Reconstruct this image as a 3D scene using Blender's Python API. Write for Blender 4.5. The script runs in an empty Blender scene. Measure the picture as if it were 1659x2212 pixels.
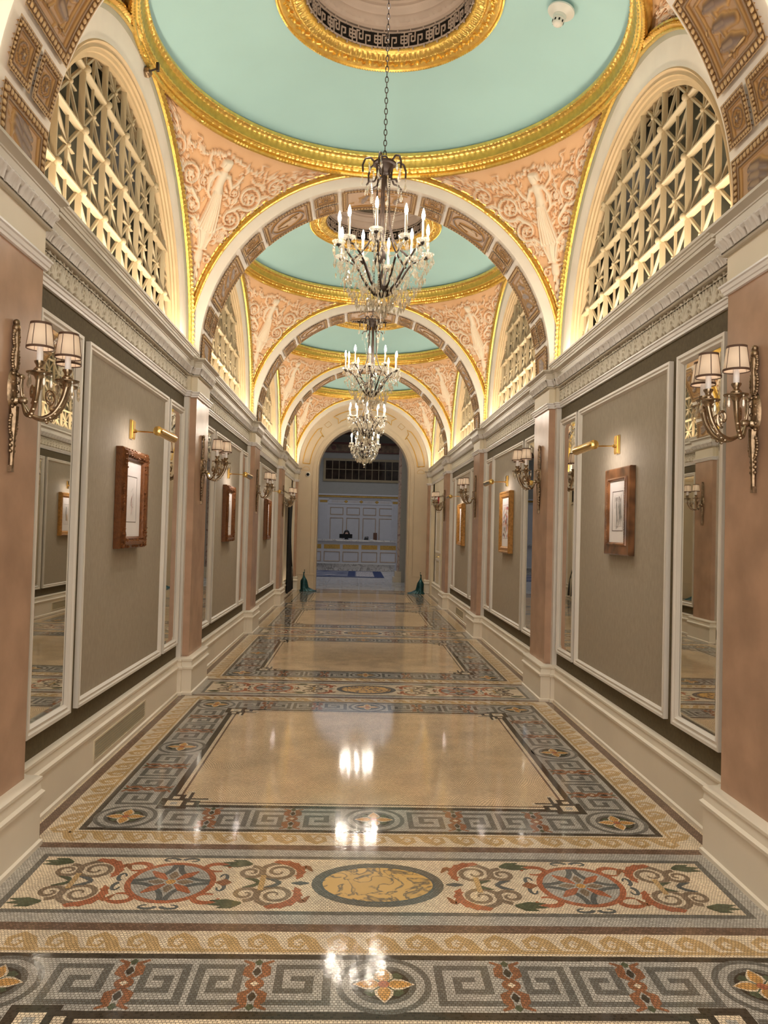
import bpy, math, random
import numpy as np
from math import sin, cos, pi, radians, sqrt, atan2
random.seed(7); np.random.seed(7)
SC = bpy.context.scene; COL = SC.collection

# ------------------------------------------------------------------ layout (metres; camera stands at y = 0)
P = 4.268                                   # bay length
PIL = [3.525 + P * (k - 1) for k in range(6)]   # pilaster centres, PIL[0] is behind the camera
BAY = [(PIL[k] + PIL[k + 1]) / 2 for k in range(5)]  # bay centres
WX = 1.83                                   # recessed wall
MX = 1.7225                                 # marble face of the pilasters
ZS = 3.285                                  # springing of the vaults
RI = 1.7225                                 # inner radius of the cross arches
A = 1.857                                   # half side of a vault bay
RD = 0.277                                  # half depth of a cross arch
YEND = 20.5

# ------------------------------------------------------------------ materials
def nodes_of(m):
    m.use_nodes = True
    nt = m.node_tree; nt.nodes.clear()
    out = nt.nodes.new('ShaderNodeOutputMaterial')
    b = nt.nodes.new('ShaderNodeBsdfPrincipled')
    nt.links.new(b.outputs[0], out.inputs[0])
    return nt, b, out
def ramp(nt, fac, stops):
    r = nt.nodes.new('ShaderNodeValToRGB')
    e = r.color_ramp.elements
    while len(e) < len(stops): e.new(0.5)
    for k, (p, c) in enumerate(stops):
        e[k].position = p; e[k].color = (*c, 1)
    nt.links.new(fac, r.inputs[0]); return r.outputs[0]
def sh(c, k): return tuple(min(1, x * k) for x in c)
def mat(name, col, rough=.5, metal=0., var=.12, scale=6., bump=0., bscale=60., stretch=(1, 1, 1), spec=.5, coat=0., detail=4):
    m = bpy.data.materials.new(name); nt, b, out = nodes_of(m)
    tc = nt.nodes.new('ShaderNodeTexCoord'); mp = nt.nodes.new('ShaderNodeMapping')
    mp.inputs['Scale'].default_value = stretch
    nt.links.new(tc.outputs['Object'], mp.inputs[0])
    n = nt.nodes.new('ShaderNodeTexNoise'); n.inputs['Scale'].default_value = scale; n.inputs['Detail'].default_value = detail
    nt.links.new(mp.outputs[0], n.inputs[0])
    c = ramp(nt, n.outputs[0], [(.3, sh(col, 1 - var)), (.7, sh(col, 1 + var))])
    nt.links.new(c, b.inputs['Base Color'])
    b.inputs['Roughness'].default_value = rough; b.inputs['Metallic'].default_value = metal
    b.inputs['Specular IOR Level'].default_value = spec; b.inputs['Coat Weight'].default_value = coat
    if bump:
        n2 = nt.nodes.new('ShaderNodeTexNoise'); n2.inputs['Scale'].default_value = bscale
        nt.links.new(mp.outputs[0], n2.inputs[0])
        bp = nt.nodes.new('ShaderNodeBump'); bp.inputs['Strength'].default_value = bump; bp.inputs['Distance'].default_value = .004
        nt.links.new(n2.outputs[0], bp.inputs['Height']); nt.links.new(bp.outputs[0], b.inputs['Normal'])
    return m
def emit(name, col, s):
    m = bpy.data.materials.new(name); m.use_nodes = True
    nt = m.node_tree; nt.nodes.clear()
    out = nt.nodes.new('ShaderNodeOutputMaterial'); e = nt.nodes.new('ShaderNodeEmission')
    e.inputs[0].default_value = (*col, 1); e.inputs[1].default_value = s
    nt.links.new(e.outputs[0], out.inputs[0]); return m
def relief_mat(name, stops, rough=.6, metal=0., noise=.25):
    m = bpy.data.materials.new(name); nt, b, out = nodes_of(m)
    at = nt.nodes.new('ShaderNodeAttribute'); at.attribute_name = 'relief'
    tc = nt.nodes.new('ShaderNodeTexCoord'); n = nt.nodes.new('ShaderNodeTexNoise'); n.inputs['Scale'].default_value = 5
    nt.links.new(tc.outputs['Object'], n.inputs[0])
    ma = nt.nodes.new('ShaderNodeMath'); ma.operation = 'MULTIPLY_ADD'; ma.inputs[1].default_value = noise; 
    nt.links.new(n.outputs[0], ma.inputs[0]); nt.links.new(at.outputs['Fac'], ma.inputs[2])
    sb = nt.nodes.new('ShaderNodeMath'); sb.operation = 'SUBTRACT'; sb.inputs[1].default_value = noise / 2
    nt.links.new(ma.outputs[0], sb.inputs[0])
    nt.links.new(ramp(nt, sb.outputs[0], stops), b.inputs['Base Color'])
    b.inputs['Roughness'].default_value = rough; b.inputs['Metallic'].default_value = metal
    return m
def mosaic(name, col, var=.16, tile=.0138, wavy=0., grout=(.10, .075, .05), mort=.0015):
    col = tuple(min(.9, c * (1.22 if max(col) > .38 else .95)) for c in col)
    m = bpy.data.materials.new(name); nt, b, out = nodes_of(m)
    tc = nt.nodes.new('ShaderNodeTexCoord')
    n = nt.nodes.new('ShaderNodeTexNoise'); n.inputs['Scale'].default_value = 9 if not wavy else 2.2
    nt.links.new(tc.outputs['Object'], n.inputs[0])
    sb = nt.nodes.new('ShaderNodeVectorMath'); sb.operation = 'SUBTRACT'; sb.inputs[1].default_value = (.5, .5, .5)
    nt.links.new(n.outputs['Color'], sb.inputs[0])
    sc = nt.nodes.new('ShaderNodeVectorMath'); sc.operation = 'SCALE'; sc.inputs['Scale'].default_value = .02 if not wavy else wavy
    nt.links.new(sb.outputs[0], sc.inputs[0])
    ad = nt.nodes.new('ShaderNodeVectorMath'); ad.operation = 'ADD'
    nt.links.new(tc.outputs['Object'], ad.inputs[0]); nt.links.new(sc.outputs[0], ad.inputs[1])
    src = ad.outputs[0]
    if wavy:
        sx = nt.nodes.new('ShaderNodeSeparateXYZ'); nt.links.new(src, sx.inputs[0])
        s1 = nt.nodes.new('ShaderNodeMath'); s1.operation = 'MULTIPLY'; s1.inputs[1].default_value = 38
        nt.links.new(sx.outputs[0], s1.inputs[0])
        s2 = nt.nodes.new('ShaderNodeMath'); s2.operation = 'SINE'; nt.links.new(s1.outputs[0], s2.inputs[0])
        s3 = nt.nodes.new('ShaderNodeMath'); s3.operation = 'MULTIPLY_ADD'; s3.inputs[1].default_value = .010
        nt.links.new(s2.outputs[0], s3.inputs[0]); nt.links.new(sx.outputs[1], s3.inputs[2])
        cb = nt.nodes.new('ShaderNodeCombineXYZ'); nt.links.new(sx.outputs[0], cb.inputs[0]); nt.links.new(s3.outputs[0], cb.inputs[1])
        src = cb.outputs[0]
    br = nt.nodes.new('ShaderNodeTexBrick')
    br.inputs['Scale'].default_value = 1; br.inputs['Brick Width'].default_value = tile; br.inputs['Row Height'].default_value = tile * .9
    br.inputs['Mortar Size'].default_value = mort; br.inputs['Mortar Smooth'].default_value = .3; br.inputs['Bias'].default_value = 0
    br.inputs['Color1'].default_value = (*sh(col, 1 - var), 1); br.inputs['Color2'].default_value = (*sh(col, 1 + var), 1)
    br.inputs['Mortar'].default_value = (*[.6 * g + .20 * c for g, c in zip(grout, col)], 1)
    nt.links.new(src, br.inputs[0])
    n3 = nt.nodes.new('ShaderNodeTexNoise'); n3.inputs['Scale'].default_value = 3.5; n3.inputs['Detail'].default_value = 5
    nt.links.new(tc.outputs['Object'], n3.inputs[0])
    mx = nt.nodes.new('ShaderNodeMix'); mx.data_type = 'RGBA'; mx.blend_type = 'MULTIPLY'; mx.inputs[0].default_value = 1
    nt.links.new(br.outputs[0], mx.inputs[6]); nt.links.new(ramp(nt, n3.outputs[0], [(.3, (.82, .82, .82)), (.7, (1.1, 1.08, 1.05))]), mx.inputs[7])
    nt.links.new(mx.outputs[2], b.inputs['Base Color'])
    b.inputs['Roughness'].default_value = .075; b.inputs['Specular IOR Level'].default_value = .17
    bp = nt.nodes.new('ShaderNodeBump'); bp.inputs['Strength'].default_value = .30; bp.inputs['Distance'].default_value = .0006
    n4 = nt.nodes.new('ShaderNodeTexNoise'); n4.inputs['Scale'].default_value = 45; nt.links.new(tc.outputs['Object'], n4.inputs[0])
    nt.links.new(n4.outputs[0], bp.inputs['Height']); nt.links.new(bp.outputs[0], b.inputs['Normal'])
    return m
def marble(name, base, vein, scale=3., rough=.15, sharp=.08):
    m = bpy.data.materials.new(name); nt, b, out = nodes_of(m)
    tc = nt.nodes.new('ShaderNodeTexCoord')
    n = nt.nodes.new('ShaderNodeTexNoise'); n.inputs['Scale'].default_value = scale; n.inputs['Detail'].default_value = 8; n.inputs['Distortion'].default_value = 1.2
    nt.links.new(tc.outputs['Object'], n.inputs[0])
    nt.links.new(ramp(nt, n.outputs[0], [(.5 - sharp * 2, base), (.5 - sharp * .3, base), (.5, vein), (.5 + sharp * .5, sh(base, .92)), (1, base)]), b.inputs['Base Color'])
    b.inputs['Roughness'].default_value = rough; return m
def crystal_mat(name):
    m = bpy.data.materials.new(name); m.use_nodes = True
    nt = m.node_tree; nt.nodes.clear()
    out = nt.nodes.new('ShaderNodeOutputMaterial')
    g = nt.nodes.new('ShaderNodeBsdfTransparent'); g.inputs[0].default_value = (.97, .95, .90, 1)
    t = nt.nodes.new('ShaderNodeBsdfTranslucent'); t.inputs[0].default_value = (1, .97, .9, 1)
    gl = nt.nodes.new('ShaderNodeBsdfGlossy'); gl.inputs['Roughness'].default_value = .05; gl.inputs[0].default_value = (1, .98, .94, 1)
    lw_ = nt.nodes.new('ShaderNodeLayerWeight'); lw_.inputs[0].default_value = .45
    mr = nt.nodes.new('ShaderNodeMapRange'); mr.inputs[3].default_value = .25; mr.inputs[4].default_value = .85
    nt.links.new(lw_.outputs['Facing'], mr.inputs[0])
    m1 = nt.nodes.new('ShaderNodeMixShader'); nt.links.new(mr.outputs[0], m1.inputs[0])
    m2 = nt.nodes.new('ShaderNodeMixShader'); m2.inputs[0].default_value = .15
    nt.links.new(g.outputs[0], m1.inputs[1]); nt.links.new(gl.outputs[0], m1.inputs[2])
    nt.links.new(m1.outputs[0], m2.inputs[1]); nt.links.new(t.outputs[0], m2.inputs[2])
    nt.links.new(m2.outputs[0], out.inputs[0]); return m
def shade_mat(name):
    m = bpy.data.materials.new(name); m.use_nodes = True
    nt = m.node_tree; nt.nodes.clear()
    out = nt.nodes.new('ShaderNodeOutputMaterial')
    d = nt.nodes.new('ShaderNodeBsdfDiffuse'); d.inputs[0].default_value = (.74, .60, .47, 1)
    t = nt.nodes.new('ShaderNodeBsdfTranslucent'); t.inputs[0].default_value = (.92, .76, .58, 1)
    w = nt.nodes.new('ShaderNodeTexNoise'); w.inputs['Scale'].default_value = 60
    mx = nt.nodes.new('ShaderNodeMixShader')
    mr = nt.nodes.new('ShaderNodeMapRange'); mr.inputs[3].default_value = .09; mr.inputs[4].default_value = .16
    nt.links.new(w.outputs[0], mr.inputs[0]); nt.links.new(mr.outputs[0], mx.inputs[0])
    nt.links.new(d.outputs[0], mx.inputs[1]); nt.links.new(t.outputs[0], mx.inputs[2])
    nt.links.new(mx.outputs[0], out.inputs[0]); return m

M = dict(
 greige=mat('greige_paint', (.56, .505, .42), .42, var=.06, scale=3),
 white=mat('painted_white', (.74, .69, .63), .42, var=.05, scale=3),
 basew=mat('baseboard_cream', (.80, .72, .60), .42, var=.05, scale=2),
 endw=mat('end_wall_tan', (.60, .49, .35), .5, var=.06, scale=2),
 amber=mat('amber_gilt_wood', (.46, .22, .055), .34, metal=.35, var=.3, scale=30, bump=.4, bscale=80),
 cream=mat('cream_paint', (.70, .61, .46), .5, var=.06, scale=2),
 bandwhite=mat('plaster_band', (.86, .79, .70), .55, var=.06, scale=3, bump=.15, bscale=20),
 capwhite=mat('capital_white', (.78, .75, .74), .35, var=.05, scale=4),
 tanm=mat('tan_moulding', (.58, .43, .25), .5, var=.06),
 sage=mat('sage_reveal', (.40, .385, .295), .6, var=.06),
 olive=mat('olive_fabric', (.095, .070, .032), .8, var=.18, scale=40, bump=.2, bscale=300),
 taupe=mat('taupe_fabric', (.345, .29, .22), .75, var=.09, scale=70, bump=.25, bscale=300, stretch=(1, 1, .3)),
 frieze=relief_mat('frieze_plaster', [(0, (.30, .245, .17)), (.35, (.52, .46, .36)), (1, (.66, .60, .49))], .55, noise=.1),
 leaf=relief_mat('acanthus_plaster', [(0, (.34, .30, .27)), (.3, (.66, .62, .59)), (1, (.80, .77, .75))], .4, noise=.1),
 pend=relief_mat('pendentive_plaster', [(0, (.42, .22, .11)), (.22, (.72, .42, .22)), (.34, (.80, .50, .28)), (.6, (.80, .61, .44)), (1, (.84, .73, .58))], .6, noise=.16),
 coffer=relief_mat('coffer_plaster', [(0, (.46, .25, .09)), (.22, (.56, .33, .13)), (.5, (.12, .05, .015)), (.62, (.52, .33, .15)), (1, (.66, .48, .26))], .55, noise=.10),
 gold=mat('gilding', (1., .62, .16), .30, metal=.9, var=.18, scale=25, bump=.4, bscale=90),
 olivegold=mat('olive_gilding', (.52, .38, .07), .42, metal=.55, var=.15, scale=20, bump=.3, bscale=60),
 goldline=mat('gold_line', (.70, .42, .10), .4, metal=.5),
 mint=mat('mint_paint', (.46, .75, .77), .6, var=.035, scale=1.3),
 drum=mat('drum_plaster', (.58, .47, .40), .5, var=.06),
 dark=mat('dark_void', (.02, .017, .014), .8),
 darkrelief=mat('dark_embossed', (.10, .085, .06), .5, var=.5, scale=22, bump=1, bscale=25),
 marble=mat('pink_marble', (.46, .29, .20), .27, var=.16, scale=4, spec=.14, detail=8),
 lattice=mat('lattice_paint', (.43, .345, .215), .45, var=.05),
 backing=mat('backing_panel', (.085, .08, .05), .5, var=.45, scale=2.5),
 mirror=mat('mirror_silver', (.80, .80, .76), .015, metal=1, var=.01),
 bevelm=mat('mirror_bevel', (.85, .85, .8), .05, metal=1, var=.01),
 bronze=mat('aged_bronze', (.27, .19, .12), .32, metal=.9, var=.45, scale=40, bump=.3, bscale=120),
 nickel=mat('antique_silver_bronze', (.40, .315, .225), .25, metal=1, var=.25, scale=30),
 dbronze=mat('dark_bronze', (.030, .016, .010), .5, metal=.3, var=.3, scale=30),
 brass=mat('polished_brass', (.90, .62, .22), .14, metal=1, var=.06),
 candle=mat('candle_sleeve', (.86, .85, .88), .4, var=.03),
 ivory=mat('ivory_candle', (.72, .64, .50), .45, var=.04),
 shade=shade_mat('silk_shade'), trimbrown=mat('shade_trim', (.10, .05, .03), .7),
 bulb=emit('warm_bulb', (1, .88, .72), 225.), sbulb=emit('sconce_bulb', (1, .9, .78), 10.),
 tube=emit('picture_tube', (1, .87, .74), 6.),
 crystal=crystal_mat('cut_crystal'),
 wood=mat('walnut_frame', (.30, .125, .045), .32, var=.35, scale=14, stretch=(1, 1, .3), coat=.3),
 goldwood=mat('gilt_wood', (.15, .052, .014), .34, metal=.3, var=.3, scale=30, bump=.5, bscale=80),
 patch=mat('patched_leaf_frame', (.22, .092, .036), .30, metal=.2, var=.65, scale=9, coat=.4, detail=1),
 matb=mat('mat_board', (.74, .69, .66), .6, var=.02), ink=mat('ink_line', (.16, .12, .11), .7),
 paper=mat('print_paper', (.68, .63, .60), .6, var=.05), grey=mat('grey_wash', (.26, .24, .22), .7, var=.3, scale=30),
 red=mat('red_ink', (.55, .06, .05), .6), blackink=mat('black_ink', (.025, .022, .03), .6),
 greenink=mat('green_ink', (.04, .14, .08), .6), ochre=mat('ochre_ink', (.6, .33, .1), .6),
 teal=mat('teal_patina', (.004, .052, .060), .38, var=.6, scale=16, bump=.6, bscale=40, metal=.3),
 drape=mat('black_velvet', (.004, .004, .005), .9), plastic=mat('white_plastic', (.80, .79, .74), .35, var=.02),
 blackp=mat('black_plastic', (.008, .008, .009), .55, spec=.2), redp=mat('red_plastic', (.42, .02, .03), .35),
 lobbyw=mat('lobby_white', (.62, .62, .65), .4, var=.03), lobbyg=mat('lobby_grey', (.38, .37, .33), .55, var=.04),
 lfloor=marble('lobby_marble', (.74, .73, .74), (.45, .45, .48), 1.6, .12),
 dmarble=marble('desk_marble', (.62, .60, .58), (.20, .18, .17), 4., .2),
 cmarble=marble('column_marble', (.55, .42, .35), (.22, .10, .09), 5., .2),
 bgold=mat('carved_gold', (.42, .26, .06), .4, metal=.6, var=.4, scale=40, bump=.8, bscale=90),
 lceil=mat('wood_ceiling', (.10, .045, .022), .5, var=.4, scale=6, stretch=(.2, 4, 1)),
 lceil2=mat('painted_frieze', (.22, .14, .08), .6, var=.5, scale=9),
 glassd=mat('dark_glass', (.035, .022, .015), .06, var=.6, scale=3),
 rugb=mat('rug_blue', (.03, .05, .145), .9, var=.2, scale=60), rug=mat('rug_grey', (.20, .21, .28), .9, var=.5, scale=7, stretch=(1, 3, 1)),
 rugp=mat('rug_stripe', (.50, .46, .46), .9, var=.35, scale=12, stretch=(3, .2, 1)),
 skin=mat('skin', (.62, .40, .30), .5), hair=mat('dark_hair', (.018, .012, .010), .45), suit=mat('dark_suit', (.02, .02, .025), .8),
 led=emit('downlight', (1, .95, .85), 14.),
)
F = dict(
 cream=mosaic('mosaic_cream', (.76, .60, .45)), brown=mosaic('mosaic_brown', (.20, .12, .085), .3), ochre=mosaic('mosaic_ochre', (.53, .355, .17)),
 black=mosaic('mosaic_black', (.055, .045, .035), .3), lgrey=mosaic('mosaic_light_grey', (.41, .39, .36), .2), dgrey=mosaic('mosaic_grey', (.175, .172, .160), .22),
 field=mosaic('mosaic_field', (.82, .545, .36), .13, .0145, .12, mort=.0019), rust=mosaic('mosaic_rust', (.40, .13, .065), .25), green=mosaic('mosaic_green', (.10, .125, .075), .25),
 salmon=mosaic('mosaic_salmon', (.36, .15, .075), .25), taupe=mosaic('mosaic_taupe', (.30, .22, .155), .25), slate=mosaic('mosaic_slate', (.13, .145, .15), .2),
 petal=mosaic('mosaic_petal', (.58, .31, .10), .25),
 onyx=marble('yellow_onyx', (.66, .39, .12), (.10, .075, .06), 9., .1, .13),
)

# ------------------------------------------------------------------ mesh helpers
class MB:
    def __init__(s): s.v = []; s.f = []; s.m = []; s.a = None
    def add(s, vs, fs, mi=0):
        o = len(s.v); s.v.extend([tuple(map(float, p)) for p in vs])
        for f in fs: s.f.append(tuple(i + o for i in f)); s.m.append(mi)
        return s
    def box(s, x0, x1, y0, y1, z0, z1, mi=0):
        vs = [(x, y, z) for z in (z0, z1) for y in (y0, y1) for x in (x0, x1)]
        return s.add(vs, [(0, 2, 3, 1), (4, 5, 7, 6), (0, 1, 5, 4), (2, 6, 7, 3), (0, 4, 6, 2), (1, 3, 7, 5)], mi)
    def grid(s, G, mi=0, cu=False, cv=False, rowm=None):
        G = np.asarray(G, float); n, k = G.shape[:2]; fs = []; ms = []
        for i in range(n if cu else n - 1):
            for j in range(k if cv else k - 1):
                i2, j2 = (i + 1) % n, (j + 1) % k
                fs.append((i * k + j, i * k + j2, i2 * k + j2, i2 * k + j)); ms.append(mi if rowm is None else rowm(i, j))
        o = len(s.v); s.v.extend(map(tuple, G.reshape(-1, 3).tolist()))
        for f, m_ in zip(fs, ms): s.f.append(tuple(q + o for q in f)); s.m.append(m_)
        return s
    def lathe(s, prof, n=24, c=(0, 0, 0), mi=0, ax=2, arc=1.0):
        G = []
        for r, z in prof:
            row = []
            for j in range(n if arc == 1 else n + 1):
                t = 2 * pi * arc * j / n; p = [r * cos(t), r * sin(t), z]
                if ax == 0: p = [z, r * cos(t), r * sin(t)]
                elif ax == 1: p = [r * sin(t), z, r * cos(t)]
                row.append([p[q] + c[q] for q in range(3)])
            G.append(row)
        return s.grid(G, mi, cv=(arc == 1))
    def ball(s, c, r, n=8, mi=0, sz=1.):
        return s.lathe([(max(r * sin(pi * k / n), 1e-4), r * sz * cos(pi * k / n)) for k in range(n + 1)][::-1], n + 2, c, mi)
    def tube(s, pts, r, n=8, mi=0, caps=True):
        pts = np.asarray(pts, float); m = len(pts)
        r = np.full(m, r) if np.isscalar(r) else np.asarray(r, float)
        T = np.gradient(pts, axis=0); T /= np.linalg.norm(T, axis=1)[:, None] + 1e-9
        u = np.cross(T[0], (0, 0, 1.)); 
        if np.linalg.norm(u) < .05: u = np.cross(T[0], (1., 0, 0))
        u /= np.linalg.norm(u); G = []
        for k in range(m):
            u = u - T[k] * (u @ T[k]); u /= np.linalg.norm(u) + 1e-9; w = np.cross(T[k], u)
            G.append([pts[k] + r[k] * (cos(2 * pi * j / n) * u + sin(2 * pi * j / n) * w) for j in range(n)])
        o = len(s.v); s.grid(G, mi, cv=True)
        if caps:
            s.f.append(tuple(o + j for j in range(n))[::-1]); s.m.append(mi)
            s.f.append(tuple(o + (m - 1) * n + j for j in range(n))); s.m.append(mi)
        return s
    def bar(s, p, q, w, d, nrm, mi=0):
        p, q, nrm = (np.asarray(t, float) for t in (p, q, nrm)); t = q - p; t /= np.linalg.norm(t)
        b = np.cross(t, nrm); b /= np.linalg.norm(b)
        vs = []
        for e in (p, q):
            for i, j in ((-1, 0), (1, 0), (.55, 1), (-.55, 1)): vs.append(e + b * w / 2 * i + nrm * d * j)
        return s.add(vs, [(0, 1, 5, 4), (1, 2, 6, 5), (2, 3, 7, 6), (3, 0, 4, 7), (0, 3, 2, 1), (4, 5, 6, 7)], mi)
    def build(s, name, mats, parent=None, smooth=True, ang=40, attr=None):
        me = bpy.data.meshes.new(name); me.from_pydata(s.v, [], s.f)
        for m_ in (mats if isinstance(mats, (list, tuple)) else [mats]): me.materials.append(m_)
        me.polygons.foreach_set('material_index', s.m)
        if smooth:
            me.polygons.foreach_set('use_smooth', [True] * len(me.polygons)); me.set_sharp_from_angle(angle=radians(ang))
        if attr is not None:
            at = me.attributes.new('relief', 'FLOAT', 'POINT'); at.data.foreach_set('value', np.asarray(attr, np.float32).ravel())
        me.update()
        return link(name, me, parent)
def link(name, me, parent=None):
    o = bpy.data.objects.new(name, me); COL.objects.link(o)
    if parent is not None: o.parent = parent
    return o
def empty(name, loc=(0, 0, 0), rz=0):
    o = bpy.data.objects.new(name, None); COL.objects.link(o); o.location = loc; o.rotation_euler = (0, 0, rz); o.empty_display_size = .1; return o
def tag(o, label, cat, group=None):
    o['label'] = label; o['category'] = cat
    if group: o['group'] = group
    return o
def struct(o): o['kind'] = 'structure'; return o
def dup(o, parent=None):
    c = o.copy(); COL.objects.link(c)
    if parent is not None: c.parent = parent
    for ch in list(o.children): dup(ch, c)
    return c
def plan_sweep(mb, path, prof, mi=0, attr=False, rowm=None):
    """path: (x,y) points running +y; out = offset away from the wall (towards path-left * side)"""
    path = np.asarray(path, float); n = len(path); d = np.diff(path, axis=0); d /= np.linalg.norm(d, axis=1)[:, None]
    nr = np.stack([-d[:, 1], d[:, 0]], 1); G = []
    for k in range(n):
        if k == 0: m_ = nr[0]
        elif k == n - 1: m_ = nr[-1]
        else: m_ = (nr[k - 1] + nr[k]) / (1 + nr[k - 1] @ nr[k])
        G.append([(path[k, 0] + m_[0] * o, path[k, 1] + m_[1] * o, z) for o, z in prof])
    mb.grid(G, mi, rowm=rowm)
def wall_path(side, y0, y1, xw, xp, hw, mid=None, hw2=None):
    """wall line with jogs round every pilaster; side -1 left, +1 right; for the left wall run so that path-left faces the hall"""
    pts = [(xw, y0)]
    for c in PIL:
        for s_ in (-1, 1):
            yy = c + s_ * hw
            seq = [(xw, c + s_ * (hw2 or hw)), ((mid if mid else xp), c + s_ * (hw2 or hw))]
            if mid: seq += [(mid, yy), (xp, yy)]
            if s_ == 1: seq = seq[::-1]
            for q in seq:
                if y0 < q[1] < y1: pts.append(q)
    last = pts[-1][0]; pts.append((last, y1))
    return [(side * x, y) for x, y in pts]
def face_hall(side, path): return path[::-1] if side < 0 else path   # path-left must face the hall
# for the right wall (x>0) running +y, left is -x (hall): good; for the left wall run -y, left is +x: good

# relief drawing --------------------------------------------------
def relief(S, T, strokes):
    H = np.zeros(S.size); s = S.ravel(); t = T.ravel()
    for pts, rad, amp in strokes:
        pts = np.asarray(pts, float); rad = np.broadcast_to(np.asarray(rad, float), (len(pts),))
        rm = rad.max()
        if len(pts) == 1: pts = np.vstack([pts, pts + 1e-5]); rad = np.repeat(rad, 2)
        lo = pts.min(0) - rm; hi = pts.max(0) + rm
        ix = np.nonzero((s > lo[0]) & (s < hi[0]) & (t > lo[1]) & (t < hi[1]))[0]
        if not len(ix): continue
        ss, tt = s[ix], t[ix]; h = np.zeros(len(ix))
        for k in range(len(pts) - 1):
            p, q = pts[k], pts[k + 1]; d = q - p; L = d @ d + 1e-12
            u = np.clip(((ss - p[0]) * d[0] + (tt - p[1]) * d[1]) / L, 0, 1)
            dd = np.hypot(ss - p[0] - u * d[0], tt - p[1] - u * d[1]); r = rad[k] + (rad[k + 1] - rad[k]) * u
            h = np.maximum(h, amp * np.sqrt(np.maximum(0, 1 - (dd / r) ** 2)))
        H[ix] = np.maximum(H[ix], h)
    return H.reshape(S.shape)
def spiral(cx, cy, R, turns, a0, d=1, r0=.02, r1=.008, amp=.02, n=26, tail=None):
    pts = []; 
    if tail is not None: pts.append(tail)
    for k in range(n):
        f = k / (n - 1); a = a0 + d * 2 * pi * turns * f; r = R * (1 - f) ** .8 + .012 * f
        pts.append((cx + r * cos(a), cy + r * sin(a)))
    return (pts, np.linspace(r0, r1, len(pts)), amp)
def leafs(cx, cy, ang, L, w, amp):
    c, s_ = cos(ang), sin(ang)
    return ([(cx, cy), (cx + L * .5 * c - .12 * L * s_, cy + L * .5 * s_ + .12 * L * c), (cx + L * c, cy + L * s_)], [w * .4, w, w * .2], amp)

# ================================================================== SETTING
# ---------------------------------------------------------------- floor mosaic
FM = ['cream', 'brown', 'ochre', 'black', 'lgrey', 'dgrey', 'field', 'rust', 'green', 'salmon', 'taupe', 'slate', 'petal', 'onyx']
fidx = {k: i for i, k in enumerate(FM)}
class Flo:
    def __init__(s): s.items = []
    def poly(s, pts, lay, m): s.items.append(([(p[0], p[1]) for p in pts], lay, m))
    def rect(s, x0, x1, y0, y1, lay, m): s.poly([(x0, y0), (x1, y0), (x1, y1), (x0, y1)], lay, m)
    def circ(s, c, rx, ry, lay, m, n=36): s.poly([(c[0] + rx * cos(2 * pi * k / n), c[1] + ry * sin(2 * pi * k / n)) for k in range(n)], lay, m)
    def rib(s, pts, w, lay, m):
        pts = np.asarray(pts, float); n = len(pts); w = np.full(n, w) if np.isscalar(w) else np.interp(np.linspace(0, 1, n), np.linspace(0, 1, len(w)), w)
        T = np.gradient(pts, axis=0); T /= np.linalg.norm(T, axis=1)[:, None] + 1e-9; N = np.stack([-T[:, 1], T[:, 0]], 1) * w[:, None] / 2
        Lp, Rp = pts + N, pts - N
        for k in range(n - 1): s.poly([Rp[k], Rp[k + 1], Lp[k + 1], Lp[k]], lay, m)
def sq_path(fl, pts, w, lay, m, tf):
    """axis aligned polyline as rectangles"""
    for (a, b), (c, d) in zip(pts[:-1], pts[1:]):
        x0, x1 = min(a, c) - w / 2, max(a, c) + w / 2; y0, y1 = min(b, d) - w / 2, max(b, d) + w / 2
        q = [tf(x0, y0), tf(x1, y0), tf(x1, y1), tf(x0, y1)]
        ar = sum(q[i][0] * q[(i + 1) % 4][1] - q[(i + 1) % 4][0] * q[i][1] for i in range(4))
        fl.poly(q if ar > 0 else q[::-1], lay, m)
def medallion(fl, c, R, L):
    fl.circ(c, R, R, L, 'dgrey'); fl.circ(c, R * .86, R * .86, L + 1, 'lgrey'); fl.circ(c, R * .68, R * .68, L + 2, 'dgrey'); fl.circ(c, R * .55, R * .55, L + 3, 'black')
    for k in range(4):
        a = pi / 4 + k * pi / 2; fl.rib([(c[0] + r * cos(a), c[1] + r * sin(a)) for r in (R * .1, R * .3, R * .5)], [R * .06, R * .3, R * .2], L + 4, 'green')
    for k in range(4):
        a = k * pi / 2
        for w_, l_, m_ in ((.40, 5, 'cream'), (.27, 6, 'petal')):
            e = 1 if l_ == 5 else .9
            fl.rib([(c[0] + R * q * cos(a), c[1] + R * q * sin(a)) for q in (.08, .22, .38, .52, .62 * e + .02)], [R * .1, R * w_, R * w_ * .9, R * w_ * .45, R * .01], L + l_, m_)
    fl.circ(c, R * .12, R * .12, L + 7, 'rust', 16)
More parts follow.
